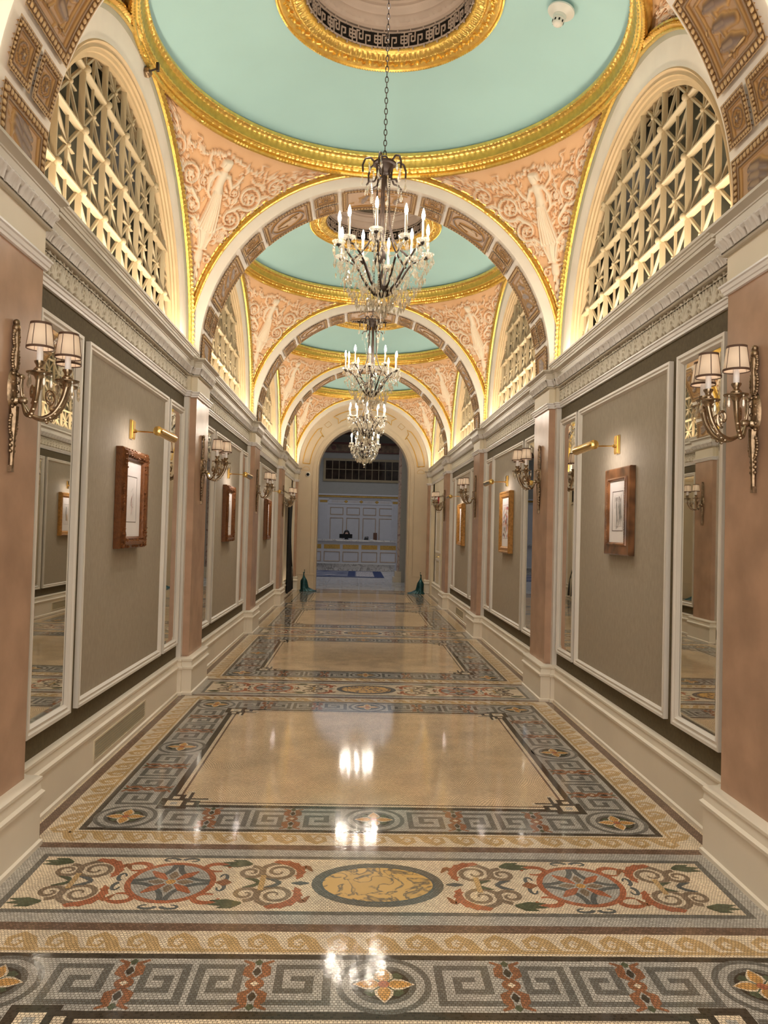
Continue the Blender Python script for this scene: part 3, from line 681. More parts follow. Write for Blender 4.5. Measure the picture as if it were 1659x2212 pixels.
# cross arches ------------------------------------------------------
CO = [(-12.9, 12.9, 'C'), (14.1, 22.6, 'S'), (23.7, 42., 'O'), (43.4, 52.1, 'S'), (54., 71.7, 'R'), (73.2, 81.1, 'S'), (82.7, 93., 'B')]
def coffer_mesh(a0, a1, y0, y1, kind, seed):
    """relief panel on the soffit, angle from the crown (deg) and y across the arch"""
    rnd = random.Random(seed); w = radians(a1 - a0) * RI; h = y1 - y0
    nu = max(24, int(w / .0055)); nv = max(24, int(h / .0055))
    U, V = np.meshgrid(np.linspace(0, w, nu), np.linspace(0, h, nv))
    e = np.minimum(np.minimum(U, w - U), np.minimum(V, h - V))
    al = np.where(np.minimum(U, w - U) < np.minimum(V, h - V), V, U)
    small = kind == 'S'; b = .022 if small else .034
    D = np.where(e < .006, 0., -.010)                                # rim, then sunk face
    egg = (e > .010) & (e < .010 + b)
    D = np.where(egg, -.010 + .016 * np.sqrt(np.clip(1 - ((e - .010 - b / 2) / (b / 2)) ** 2, 0, 1)) * np.abs(np.sin(al / (b * .95) * pi)) ** .6 - .010 * (np.abs(np.sin(al / (b * .95) * pi)) < .25), D)
    i0 = .010 + b + .006; D = np.where((e > i0) & (e < i0 + .012), -.002, D); D = np.where(e > i0 + .012, -.016, D)
    cx, cy = w / 2, h / 2; st = []
    iw = min(w, h) / 2 - i0 - .02
    if kind == 'S':
        rr = np.hypot(U - cx, V - cy); D = np.where((rr > iw * .78) & (rr < iw * .98), -.004, D)
        for q in range(6): a = q * pi / 3; st.append(leafs(cx, cy, a, iw * .62, iw * .2, .014))
        st.append(([(cx, cy)], [iw * .2], .02))
    elif kind == 'O':
        ra, rb = w / 2 - i0 - .03, h / 2 - i0 - .022; rr = np.hypot((U - cx) / ra, (V - cy) / rb)
        D = np.where((rr > .88) & (rr < 1.0), -.003, D); D = np.where(rr <= .88, -.014, D)
        st += [([(cx - ra * .5, cy), (cx - .04, cy + .01), (cx + .06, cy - .01), (cx + ra * .5, cy + .02)], [.02, .05, .045, .016], .016), ([(cx - .1, cy + .05), (cx - .02, cy + .09)], [.022, .018], .016), ([(cx + .05, cy - .05), (cx + .14, cy - .07)], [.024, .012], .014)]
    else:
        iu = w / 2 - i0 - .03; iv = h / 2 - i0 - .03
        if kind == 'R': D = np.where((e > i0 + .05) & (e < i0 + .062), -.006, D)
        for q in range(3):                                          # faint seated and standing figures
            fx = cx + (q - 1) * iu * .55; st += [([(fx, cy + iv * .55)], [.022], .014), ([(fx, cy + iv * .4), (fx + .015, cy)], [.035, .045], .014), ([(fx + .015, cy), (fx + .05, cy - iv * .5)], [.04, .03], .013), ([(fx, cy + iv * .3), (fx + .07, cy + iv * .2)], [.015, .012], .012)]
        for q in range(14): st.append(leafs(cx + rnd.uniform(-1, 1) * iu * .9, cy + rnd.uniform(-1, 1) * iv * .8, rnd.uniform(0, 6.28), .06, .012, .008))
    H = relief(U, V, st); D = D + H * (e > i0 + .02)
    ang = radians(90) - (radians(a0) + U / RI); r = RI - .019 - D * 1.0
    G = np.stack([r * np.cos(ang), y0 + V, r * np.sin(ang)], -1)
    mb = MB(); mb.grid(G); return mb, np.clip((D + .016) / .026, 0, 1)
CM = []
for k, (a0, a1, kd) in enumerate(CO):
    cells = [(-.235, .235)] if kd != 'S' else [(-.235, -.012), (.012, .235)]
    for sgn in ((1,) if kd == 'C' else (1, -1)):
        for (y0, y1) in cells:
            q0, q1 = (a0, a1) if sgn > 0 else (-a1, -a0)
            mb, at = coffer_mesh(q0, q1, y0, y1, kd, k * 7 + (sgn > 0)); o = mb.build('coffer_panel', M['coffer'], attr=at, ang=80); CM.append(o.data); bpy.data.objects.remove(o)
am = MB()
ang = np.linspace(0, pi, 97)
pr = [(1.835, -RD), (RI + .002, -RD), (RI, -RD + .006), (RI, RD - .006), (RI + .002, RD), (1.835, RD)]
G = np.array([[(r * cos(t), y, r * sin(t) + ZS) for t in ang] for r, y in pr]); e0 = G[:, :1].copy(); e1 = G[:, -1:].copy(); e0[..., 2] -= .067; e1[..., 2] -= .067
am.grid(np.concatenate([e0, G, e1], 1)); arch0 = am.build('arch', M['bandwhite']); ARCH = arch0.data; bpy.data.objects.remove(arch0)
tm = MB(); arc_trim(tm, 'y', -1, -RD, GP, GM); t0 = tm.build('gilt_moulding', M['gold']); GT0 = t0.data; bpy.data.objects.remove(t0)
tm = MB(); arc_trim(tm, 'y', 1, RD, GP, GM); t0 = tm.build('gilt_moulding', M['gold']); GT1 = t0.data; bpy.data.objects.remove(t0)
for k in range(1, 6):
    o = link('arch', ARCH); o.location = (0, PIL[k], 0); struct(o)
    if k < 5:
        for me in CM:
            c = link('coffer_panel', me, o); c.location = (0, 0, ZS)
        link('gilt_moulding', GT1, o)
    link('gilt_moulding', GT0, o)

# lunette windows ---------------------------------------------------
RL = 1.50
def lunette(side):
    out = {}
    w = MB(); s = side
    # reveal, plaster band and stepped tan mouldings (profile radius, x)
    prof = [(1.885, 1.857), (1.845, 1.835), (1.775, 1.845)]
    def sweep(prof, mi=0, n=120):
        g = MB(); an = np.linspace(0, pi, n); G = np.array([[(s * x, r * cos(t), ZS + r * sin(t)) for t in an] for r, x in prof]); e0 = G[:, :1].copy(); e1 = G[:, -1:].copy(); e0[..., 2] -= .04; e1[..., 2] -= .04
        G = np.concatenate([e0, G, e1], 1); g.grid(G if s < 0 else G[:, ::-1]); return g
    out['reveal'] = (sweep([(1.90, 1.86), (1.842, 1.800), (1.835, 1.80), (1.772, 1.836)]), M['sage'])
    out['plaster_band'] = (sweep([(1.775, 1.834), (1.60, 1.858), (1.60, 1.87)]), M['bandwhite'])
    out['stepped_moulding'] = (sweep([(1.602, 1.858), (1.592, 1.850), (1.582, 1.866), (1.572, 1.872), (1.556, 1.866), (1.552, 1.884), (1.53, 1.890), (1.526, 1.905), (1.50, 1.910), (1.497, 2.0)]), M['tanm'])
    g = MB(); arc_trim(g, 'x', -s, s * 1.815, [(r - .02 + .0, o) for r, o in GP], GM, drop=.03); out['gilt_moulding'] = (g, M['gold'])
    L = MB(); N = np.array((-s, 0., 0.)); xb = s * 1.955
    def chord_y(y): return sqrt(max(0, RL ** 2 - y * y))
    dy, dz = .41, .392; zb = -.04
    for k in range(-3, 4):
        y = k * dy; L.bar((xb, y, ZS + zb), (xb, y, ZS + chord_y(y) + .01), .036, .026, N)
        L.bar((s * 1.930, y, ZS + zb), (s * 1.930, y, ZS + chord_y(y) + .01), .018, .010, N)
    for j in range(0, 4):
        z = j * dz
        if j == 0: continue
        h = chord_y(z); L.bar((xb, -h, ZS + z), (xb, h, ZS + z), .038, .030, N); L.bar((s * 1.925, -h, ZS + z), (s * 1.925, h, ZS + z), .020, .012, N)
        for k in range(-3, 4):
            if abs(k * dy) < h - .05: L.ball((s * 1.912, k * dy, ZS + z), .026, 8)
    def seg(y0, z0, y1, z1, w_, d_, curve=0):
        n = 9; pts = []
        for q in range(n):
            f = q / (n - 1); y, z = y0 + (y1 - y0) * f, z0 + (z1 - z0) * f
            L_ = np.hypot(y1 - y0, z1 - z0); y += -(z1 - z0) / L_ * curve * sin(pi * f); z += (y1 - y0) / L_ * curve * sin(pi * f)
            pts.append((y, z))
        for a, b in zip(pts[:-1], pts[1:]):
            if np.hypot(*a) > RL + .02 and np.hypot(*b) > RL + .02: continue
            if np.hypot(*a) > RL + .06 or np.hypot(*b) > RL + .06: continue
            L.bar((xb, a[0], ZS + a[1]), (xb, b[0], ZS + b[1]), w_, d_, N)
    for k in range(-4, 4):
        for j in range(0, 4):
            y0, z0 = k * dy, j * dz; y1, z1 = y0 + dy, z0 + dz; ym, zm = (y0 + y1) / 2, (z0 + z1) / 2
            if np.hypot(ym, z0 if True else 0) > RL: continue
            seg(y0, z0, ym, zm, .026, .016); seg(ym, zm, y1, z1, .026, .016); seg(y1, z0, ym, zm, .026, .016); seg(ym, zm, y0, z1, .026, .016)
            seg(ym, z0, ym, z1, .015, .018); seg(ym - dy * .26, zm, ym + dy * .26, zm, .013, .020)
            if np.hypot(ym, zm) < RL: L.ball((s * 1.932, ym, ZS + zm), .015, 6)
    out['lattice'] = (L, M['lattice'])
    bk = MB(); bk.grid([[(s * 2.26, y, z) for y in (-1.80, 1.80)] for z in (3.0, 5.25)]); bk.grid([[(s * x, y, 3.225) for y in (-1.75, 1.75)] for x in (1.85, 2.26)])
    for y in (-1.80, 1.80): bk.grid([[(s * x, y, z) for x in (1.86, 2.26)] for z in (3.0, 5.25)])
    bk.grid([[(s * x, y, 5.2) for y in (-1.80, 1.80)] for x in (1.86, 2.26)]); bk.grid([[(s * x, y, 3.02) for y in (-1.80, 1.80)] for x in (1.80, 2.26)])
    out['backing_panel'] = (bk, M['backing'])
    ob = MB(); ob.grid([[(s * 1.90, r * cos(t), ZS - .06 + r * sin(t)) for t in np.linspace(0, pi, 60)] for r in (1.62, 2.2)])
    out['outer_wall'] = (ob, M['sage'])
    return {k: (v[0].build(k, v[1], ang=35)) for k, v in out.items()}
wn = 0
for side in (-1, 1):
    parts = lunette(side)
    for k in range(5):
        wn += 1; r = empty('window_%d' % wn, (0, BAY[k], 0)); struct(r)
        for nm, o in parts.items():
            c = link(nm, o.data, r)
    for o in parts.values(): bpy.data.objects.remove(o)

# domes --------------------------------------------------------------
RP = [(1.868, 5.120), (1.84, 5.075), (1.822, 5.062), (1.806, 5.068), (1.800, 5.085), (1.806, 5.094), (1.798, 5.10), (1.784, 5.102), (1.778, 5.115), (1.785, 5.126), (1.778, 5.134), (1.770, 5.136), (1.766, 5.146),
      (1.764, 5.156), (1.760, 5.180), (1.750, 5.208), (1.736, 5.228), (1.726, 5.232), (1.722, 5.242), (1.728, 5.252), (1.726, 5.266), (1.728, 5.276), (1.76, 5.278), (1.79, 5.262), (1.85, 5.262)]
RMOD = {2: (.012, .03), 3: (.014, .03), 4: (.010, .03), 7: (.010, .04), 8: (.012, .04), 9: (.008, .04), 11: (.008, .022), 12: (.010, .022), 15: (.010, .055), 16: (.012, .055), 17: (.012, .026), 18: (.010, .026)}
n = 720; t = np.linspace(0, 2 * pi, n, endpoint=False); G = []
for k, (r, z) in enumerate(RP):
    rr = np.full(n, r)
    if k in RMOD: amp, per = RMOD[k]; cnt = round(2 * pi * 1.78 / per / 2) * 2; rr = rr - amp * np.abs(np.sin(t * cnt / 2)) + amp * .4
    G.append(np.stack([rr * np.cos(t), rr * np.sin(t), np.full(n, z)], -1))
rm = MB(); rm.grid(np.array(G), rowm=lambda i, j: 1 if 12 <= i < 15 or i >= 21 else 0, cv=True)
ring = rm.build('gilt_ring', [M['gold'], M['olivegold']], ang=50); RING = ring.data; bpy.data.objects.remove(ring)
# saucer dome
prof = []; r1, z1, r0, z0 = 1.85, 5.262, .845, 5.565
for k in range(25):
    f = k / 24; r = r1 + (r0 - r1) * f; prof.append((r, z1 + (z0 - z1) * (1 - (1 - f) ** 1.7)))
dm = MB(); dm.lathe(prof[::-1], 96); d = dm.build('dome', M['mint'], ang=80); DOME = d.data; bpy.data.objects.remove(d)
OP = [(.862, 5.57), (.855, 5.548), (.842, 5.545), (.835, 5.556), (.82, 5.553), (.74, 5.570), (.735, 5.562), (.72, 5.558), (.70, 5.560), (.672, 5.574), (.655, 5.578), (.642, 5.59), (.640, 5.62)]
OM = {1: (.010, .022), 2: (.010, .022), 7: (.010, .03), 8: (.012, .045), 9: (.014, .045)}
n = 480; t = np.linspace(0, 2 * pi, n, endpoint=False); G = []
for k, (r, z) in enumerate(OP):
    zz = np.full(n, z)
    if k in OM: amp, per = OM[k]; cnt = round(2 * pi * r / per); zz = zz - amp * np.abs(np.sin(t * cnt / 2)) + amp * .3
    G.append(np.stack([r * np.cos(t), r * np.sin(t), zz], -1))
om = MB(); om.grid(np.array(G), cv=True)
for k in range(36):                                    # modelled rosettes and sprigs on the gilt ring
    a = 2 * pi * k / 36; r = .778
    om.ball((r * cos(a), r * sin(a), 5.558), .017, 6)
    for s in (-1, 1): a2 = a + s * .045; om.tube([(r * cos(a2), r * sin(a2), 5.556), ((r + .02 * s) * cos(a2 + s * .03), (r + .02 * s) * sin(a2 + s * .03), 5.556), ((r - .01) * cos(a2 + s * .05), (r - .01) * sin(a2 + s * .05), 5.558)], [.008, .010, .004], 5)
o = om.build('oculus_ring', M['gold'], ang=50); OCR = o.data; bpy.data.objects.remove(o)
fg = MB()
def cylbar(u0, u1, z0, z1, r=.638, th=.010):
    nn = max(2, int((u1 - u0) / .03) + 1)
    for a, b in zip(np.linspace(u0, u1, nn)[:-1], np.linspace(u0, u1, nn)[1:]):
        v = [(rr * cos(q / r), rr * sin(q / r), z) for rr in (r - th, r) for q in (a, b) for z in (z0, z1)]
        fg.add(v, [(0, 1, 3, 2), (0, 2, 6, 4), (1, 5, 7, 3), (0, 4, 5, 1), (2, 3, 7, 6)])
NU = 18; per = 2 * pi * .638 / NU; zf0, zf1 = 5.595, 5.765; hh = (zf1 - zf0) / 8; bw = .0095
def fpath(pts, u0):
    for (a, b), (c, d_) in zip(pts[:-1], pts[1:]):
        cylbar(u0 + min(a, c) * per - bw / 2, u0 + max(a, c) * per + bw / 2, zf0 + min(b, d_) * hh - bw / 2, zf0 + max(b, d_) * hh + bw / 2)
for k in range(NU):
    u0 = k * per
    fpath([(0, 1), (.30, 1), (.30, 5), (.14, 5), (.14, 3), (.2, 3)], u0); fpath([(0, 7), (.42, 7), (.42, 3), (.56, 3), (.56, 5), (.5, 5)], u0)
    fpath([(.3, 1), (.66, 1), (.66, 6), (.56, 6)], u0); fpath([(.42, 7), (1, 7)], u0); fpath([(.66, 1), (1, 1)], u0)
    fpath([(.72, 2.6), (.96, 2.6), (.96, 5.4), (.72, 5.4), (.72, 2.6)], u0); fpath([(.72, 4), (.96, 4)], u0); fpath([(.84, 2.6), (.84, 5.4)], u0); fpath([(.84, 5.4), (.84, 7)], u0); fpath([(.84, 1), (.84, 2.6)], u0)
    fpath([(.1, 7), (.1, 8)], u0); fpath([(.5, 0), (.5, 1)], u0); fpath([(.05, 0), (.05, 1)], u0); fpath([(.6, 7), (.6, 8)], u0)
o = fg.build('fret_grille', M['drum'], smooth=False); FRET = o.data; bpy.data.objects.remove(o)
bk = MB(); bk.lathe([(.665, 5.58), (.665, 5.79)], 64); o = bk.build('grille_backing', M['dark'], ang=80); FBK = o.data; bpy.data.objects.remove(o)
dr = MB(); n = 240; t = np.linspace(0, 2 * pi, n, endpoint=False)
DPR = [(.67, 5.768), (.632, 5.768), (.625, 5.79), (.60, 5.80), (.592, 5.82), (.575, 5.83), (.57, 5.85), (.555, 5.855), (.545, 5.88), (.52, 5.89), (.515, 5.91), (.49, 5.915), (.485, 5.95)]
G = [np.stack([(r - (.008 * np.abs(np.sin(t * 44)) if k in (3, 4) else 0)) * np.cos(t), (r - (.008 * np.abs(np.sin(t * 44)) if k in (3, 4) else 0)) * np.sin(t), np.full(n, z)], -1) for k, (r, z) in enumerate(DPR)]
dr.grid(np.array(G), cv=True); o = dr.build('drum_cornice', M['drum'], ang=50); DRUM = o.data; bpy.data.objects.remove(o)
tp = MB(); tp.lathe([(.5, 5.94), (.3, 5.97), (.02, 5.98)], 48)
for k in range(24):
    a = 2 * pi * k / 24
    for r in (.44, .34): tp.lathe([(.03, 0), (.042, -.006), (.054, 0)], 12, (r * cos(a + (r < .4) * .13), r * sin(a + (r < .4) * .13), 5.947 if r > .4 else 5.962))
o = tp.build('oculus_cap', M['darkrelief'], ang=60); CAP = o.data; bpy.data.objects.remove(o)
for k in range(5):
    r = empty('ceiling', (0, BAY[k], 0)); struct(r)
    link('dome', DOME, r); link('gilt_ring', RING, r); link('oculus_ring', OCR, r); link('fret_grille', FRET, r); link('grille_backing', FBK, r); link('drum_cornice', DRUM, r); link('oculus_cap', CAP, r)
    for q in range(4):
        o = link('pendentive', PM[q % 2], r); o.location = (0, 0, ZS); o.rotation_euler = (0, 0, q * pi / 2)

# ---------------------------------------------------------------- end wall with the arched opening
RO, ZO = 1.20, 3.16
def opening_path(off, n=48):
    pts = [(RO + off, 0), (RO + off, 1), (RO + off, 2), (RO + off, ZO)]
    pts += [((RO + off) * cos(t), ZO + (RO + off) * sin(t)) for t in np.linspace(0, pi, n)[1:-1]]
    return pts + [(-(RO + off), ZO), (-(RO + off), 2), (-(RO + off), 1), (-(RO + off), 0)]
inn = opening_path(0); out = [(1.84, z) for z in (0, 1, 2, ZO)] + [(1.84 * cos(t), ZO + .12 * min(1, sin(t) * 3) + 1.80 * sin(t)) for t in np.linspace(0, pi, 48)[1:-1]] + [(-1.84, z) for z in (ZO, 2, 1, 0)]
ew = MB(); ew.grid([[(x, YEND, z) for x, z in out], [(x, YEND, z) for x, z in inn], [(x, YEND + .42, z) for x, z in inn]])
EW = struct(ew.build('wall_end', M['endw'], ang=30))
av = MB(); prof = [(.16, 0), (.155, .022), (.13, .022), (.125, .012), (.05, .012), (.045, .03), (.012, .034), (0, .02), (0, 0)]
av.grid([[(x, YEND - d_, z) for x, z in opening_path(o_)] for o_, d_ in prof]); av.build('archivolt', M['endw'], EW, ang=30)
def gline(pts, r=.014):
    g = MB(); g.tube([(x, YEND - .004, z) for x, z in pts], r, 6); return g.build('gilt_panel_line', M['goldline'], EW)
def pa(r, a): return (r * cos(radians(a)), ZO + .06 + r * sin(radians(a)))
for s in (-1, 1):
    m_ = lambda a: a if s > 0 else 180 - a
    ro, ri = 1.63, 1.44
    gline([pa(ri, m_(a)) for a in np.linspace(5, 38, 12)] + [pa(ri - .06, m_(38)), pa((ri + ro) / 2, m_(40)), pa(ro - .05, m_(44)), pa(ro, m_(40))] + [pa(ro, m_(a)) for a in np.linspace(40, 5, 12)] + [pa(ri, m_(5))])
    gline([pa(ri + .04, m_(48)), pa(ro - .03, m_(47.5)), pa(ro - .03, m_(53)), pa(ri + .04, m_(53.5)), pa(ri + .04, m_(48))], .005)
    gline([pa(ri, m_(a)) for a in np.linspace(64, 88, 10)] + [pa(ro, m_(88))] + [pa(ro, m_(a)) for a in np.linspace(86, 59, 10)] + [pa(ri + .08, m_(62)), pa(ri - .03, m_(60)), pa(ri, m_(64))])
    gline([(s * 1.53 + .10 * cos(t), 3.17 + .10 * sin(t)) for t in np.linspace(0, pi, 12)] + [(s * 1.53 + .10, 3.17)], .004)
    p = MB(); p.box(*sorted((s * 1.245, s * 1.80)), YEND - .02, YEND, 0, .40); p.box(*sorted((s * 1.24, s * 1.80)), YEND - .028, YEND, .40, .425); p.build('dado_block', M['endw'], EW, smooth=False)
# doorways in the last bay
yb = BAY[4]
def casing(side, nm, opening):
    r = empty(nm, (0, 0, 0)); struct(r); s = side
    y0, y1 = yb - 1.44, yb + 1.5
    w = MB(); w.box(*sorted((s * 1.83, s * 1.87)), y0, y1, 2.32, 3.3)
    w.box(*sorted((s * 1.83, s * 1.87)), y1 - .30, y1 + .6, 0, 3.3)
    w.box(*sorted((s * 1.85, s * 2.3)), y0 - .12, y0 - .02, 0, 3.3); w.box(*sorted((s * 1.87, s * 2.3)), y1 - .1, y1, 0, 3.3); w.box(*sorted((s * 1.85, s * 2.3)), y0 - .1, y1, 2.33, 2.4)
    w.build('overdoor_wall', M['cream'], r, smooth=False)
    f = MB()
    for yy in (y0, y1 - .42):
        f.box(*sorted((s * 1.77, s * 1.84)), yy, yy + .22, 0, 2.42); f.box(*sorted((s * 1.755, s * 1.78)), yy + .03, yy + .08, 0, 2.40); f.box(*sorted((s * 1.755, s * 1.78)), yy + .13, yy + .18, 0, 2.40)
    f.box(*sorted((s * 1.77, s * 1.84)), y0, y1 - .2, 2.30, 2.44); f.box(*sorted((s * 1.75, s * 1.84)), y0 - .02, y1 - .18, 2.44, 2.48)
    f.build('door_casing', M['cream'], r, smooth=False)
    d = MB(); xx = 1.87 if s > 0 else 2.05
    d.box(*sorted((s * xx, s * (xx + .05))), y0 - .04, y1 - .1, 0, 2.34)
    dl = d.build('door_leaf', M['cream'], r, smooth=False)
    for yy in (y0 + .30, y0 + 1.38):
        for z0, z1 in ((.25, .95), (1.1, 2.15)):
            q = MB(); frame_mould(q, xx, s, yy, yy + .95, z0, z1, .05, .02); q.build('door_panel_moulding', M['white'], dl)
    if s > 0:
        h = MB(); h.tube([(1.86, yb + .0, 1.02), (1.80, yb, 1.02), (1.80, yb - .11, 1.02)], .011, 8); h.build('door_handle', M['brass'], dl)
    return r
casing(-1, 'door_1', 1); casing(1, 'door_2', 1)

# ---------------------------------------------------------------- lobby beyond the arch
lf = MB(); lf.add([(-7, 20.9, 0), (7, 20.9, 0), (7, 34, 0), (-7, 34, 0)], [(0, 1, 2, 3)], 0)
for x in np.arange(-6.5, 7, .92): lf.add([(x, 20.95, .0006), (x + .012, 20.95, .0006), (x + .012, 33.4, .0006), (x, 33.4, .0006)], [(0, 1, 2, 3)], 1)
for y in np.arange(21.6, 33, .92): lf.add([(-7, y, .0008), (7, y, .0008), (7, y + .014, .0008), (-7, y + .014, .0008)], [(0, 1, 2, 3)], 1)
struct(lf.build('floor', [M['lfloor'], mat('lobby_joint', (.42, .42, .45), .3)], smooth=False))
LY = 33.5
lw = MB(); lw.add([(-7, LY, 0), (7, LY, 0), (7, LY, 3.0), (-7, LY, 3.0)], [(3, 2, 1, 0)], 0); lw.add([(-7, LY, 3.0), (7, LY, 3.0), (7, LY, 7), (-7, LY, 7)], [(3, 2, 1, 0)], 1)
for x in (-7, 7): lw.add([(x, 20.92, 0), (x, LY, 0), (x, LY, 7), (x, 20.92, 7)], [(0, 1, 2, 3)], 1)
for s in (-1, 1): lw.add([(s * 1.2, 20.92, 0), (s * 7, 20.92, 0), (s * 7, 20.92, 7), (s * 1.2, 20.92, 7)], [(0, 1, 2, 3)], 1)
lw.add([(-1.2, 20.92, 4.4), (1.2, 20.92, 4.4), (1.2, 20.92, 7), (-1.2, 20.92, 7)], [(0, 1, 2, 3)], 1)
LW = struct(lw.build('wall_back', [M['lobbyw'], M['lobbyg']], smooth=False))
for k in range(6):
    x0 = -2.745 + .712 * k
    if k < 2: continue
    for z0, z1 in ((2.27, 2.60), (1.0, 2.145)):
        q = MB(); y = LY
        def fr(i, d_): return [(x0 + i, y - d_, z0 + i), (x0 + .575 - i, y - d_, z0 + i), (x0 + .575 - i, y - d_, z1 - i), (x0 + i, y - d_, z1 - i)]
        q.grid([fr(0, 0), fr(0, .02), fr(.014, .024), fr(.03, .01)], cv=True); q.build('gilt_panel_moulding', mat('panel_gilt', (.48, .34, .22), .5) if 'panel_gilt' not in bpy.data.materials else bpy.data.materials['panel_gilt'], LW)
for x0, x1 in ((-1.80, -1.42), (1.36, 1.74)):
    q = MB(); q.box(x0, x1, LY - .06, LY, 0, 2.82, 0)
    for j in range(7): q.box(x0 + .03 + j * .048, x0 + .055 + j * .048, LY - .075, LY - .06, .3, 2.74, 0)
    q.box(x0 - .03, x1 + .03, LY - .09, LY, 2.90, 2.96, 0); q.box(x0 + .03, x1 - .03, LY - .075, LY, 2.80, 2.90, 1); q.build('fluted_pilaster', [M['lobbyw'], M['bgold']], LW, smooth=False)
q = MB(); q.box(-7, 7, LY - .03, LY, 2.74, 2.96, 0)
for x in (-.64, .02, .70):
    q.add([(x - .10, LY - .034, 2.85), (x, LY - .034, 2.78), (x + .10, LY - .034, 2.85), (x, LY - .034, 2.92)], [(0, 1, 2, 3)], 1)
for k in range(60):
    x = -1.25 + k * .042
    if min(abs(x - c) for c in (-.64, .02, .70)) > .13: q.box(x, x + .02, LY - .038, LY - .03, 2.80, 2.90, 2)
q.build('frieze_band', [M['lobbyw'], M['bgold'], mat('gilt_flutes', (.60, .52, .45), .5)], LW, smooth=False)
q = MB(); q.box(-7, 7, LY - .14, LY, 3.03, 3.11, 1); q.box(-7, 7, LY - .2, LY, 3.11, 3.17, 0); q.box(-7, 7, LY - .08, LY, 2.96, 3.03, 0); q.build('cornice', [M['lobbyw'], M['bgold']], LW, smooth=False)
q = MB(); q.box(-7, 7, LY - .12, LY, 4.98, 5.02, 1); q.box(-7, 7, LY - .10, LY, 5.02, 5.34, 0); q.box(-7, 7, LY - .2, LY, 5.34, 5.42, 1)
for k in range(9): q.lathe([(.001, LY - .112), (.10, LY - .112), (.10, LY - .1)], 16, (-3.2 + .98 * k, 0, 5.18), 1, ax=1)
q.build('painted_frieze', [M['lceil2'], mat('frieze_red', (.16, .05, .035), .6)], LW, smooth=False)
lc_ = MB(); lc_.add([(-7, 20.92, 5.9), (7, 20.92, 5.9), (7, LY, 5.9), (-7, LY, 5.9)], [(0, 1, 2, 3)])
for k in range(11): lc_.box(-7, 7, 22.4 + k * 1.0, 22.62 + k * 1.0, 5.66, 5.9)
for k in range(7): lc_.box(-5.1 + k * 1.7, -4.9 + k * 1.7, 20.92, LY, 5.74, 5.9)
struct(lc_.build('ceiling', M['lceil'], smooth=False))
# mirrored transom window high on the lobby wall
tw = empty('window_11', (0, LY, 0)); struct(tw)
x0, x1, z0, z1 = -1.66, 2.0, 3.72, 4.72
q = MB(); w_ = .10
q.box(x0, x1, -.06, 0, z0, z0 + w_); q.box(x0, x1, -.06, 0, z1 - w_, z1); q.box(x0, x0 + w_, -.06, 0, z0 + w_, z1 - w_); q.box(x1 - w_, x1, -.06, 0, z0 + w_, z1 - w_)
for k in range(1, 12): x = x0 + w_ + k * (x1 - x0 - 2 * w_) / 12; q.box(x - .011, x + .011, -.045, 0, z0 + w_, z1 - w_)
q.box(x0 + w_, x1 - w_, -.045, 0, 4.24, 4.262)
q.build('window_frame', mat('transom_frame', (.33, .25, .13), .45), tw, smooth=False)
q = MB(); q.grid([[(x, -.015, z) for x in np.linspace(x0 + .05, x1 - .05, 30)] for z in (z0 + .05, z1 - .05)]); q.build('window_pane', M['glassd'], tw)
# stone pier at the right of the lobby
q = MB(); q.box(1.16, 1.24, 24.42, 24.8, .34, 6, 1); q.box(1.24, 1.55, 24.42, 24.8, .3, 6, 0); q.box(1.10, 1.30, 24.36, 24.86, .16, .34, 2); q.box(1.04, 1.30, 24.30, 24.92, 0, .16, 2); q.box(1.24, 1.60, 24.40, 24.82, 0, .36, 0)
struct(q.build('pillar', [M['lobbyg'], M['cmarble'], M['cream']], smooth=False))
q = MB(); q.box(1.55, 7, 24.45, 24.7, 0, 6); struct(q.build('partition', M['lobbyg'], smooth=False))

# ================================================================== THINGS
# ---------------------------------------------------------------- wall mirrors
def wall_mirror(side, y0, y1, label):
    s = side; o = empty('wall_mirror', (s * WX, (y0 + y1) / 2, GZ0)); tag(o, label, 'mirror', 'tall framed mirrors on the corridor walls')
    h = (y1 - y0) / 2; H = GZ1 - GZ0
    f = MB()
    prof = [(0, 0), (0, .03), (.3, .03), (.42, .018), (.62, .018), (.72, .026), (.9, .014), (1, .006)]; w = .062
    G = np.array([[(-s * d_, y, z) for y, z in ((-h + a * w, a * w), (h - a * w, a * w), (h - a * w, H - a * w), (-h + a * w, H - a * w))] for a, d_ in prof])
    f.grid(G if s < 0 else G[:, ::-1], cv=True); f.build('mirror_frame', M['white'], o, ang=30)
    i0, i1 = w, w + .028
    g = MB(); v = [(-s * .008, -h + i1, i1), (-s * .008, h - i1, i1), (-s * .008, h - i1, H - i1), (-s * .008, -h + i1, H - i1)]
    g.add(v, [(0, 1, 2, 3) if s < 0 else (3, 2, 1, 0)]); g.build('mirror_glass', M['mirror'], o, smooth=False)
    b = MB(); G = np.array([[(-s * d_, y, z) for y, z in ((-h + i, i), (h - i, i), (h - i, H - i), (-h + i, H - i))] for i, d_ in ((i0 - .01, .004), (i1, .008))])
    b.grid(G if s < 0 else G[:, ::-1], cv=True); b.build('bevelled_edge', M['bevelm'], o, smooth=False)
ORD = ['', 'nearest', 'second', 'third']
for b in (1, 2, 3):
    for side, nm in ((-1, 'left'), (1, 'right')):
        yc = BAY[b]
        wall_mirror(side, yc - 1.632, yc - 1.015, 'tall white-framed mirror at the near end of the %s %s wall panel' % (ORD[b], nm))
        wall_mirror(side, yc + 1.15, yc + 1.705, 'tall white-framed mirror at the far end of the %s %s wall panel' % (ORD[b], nm))

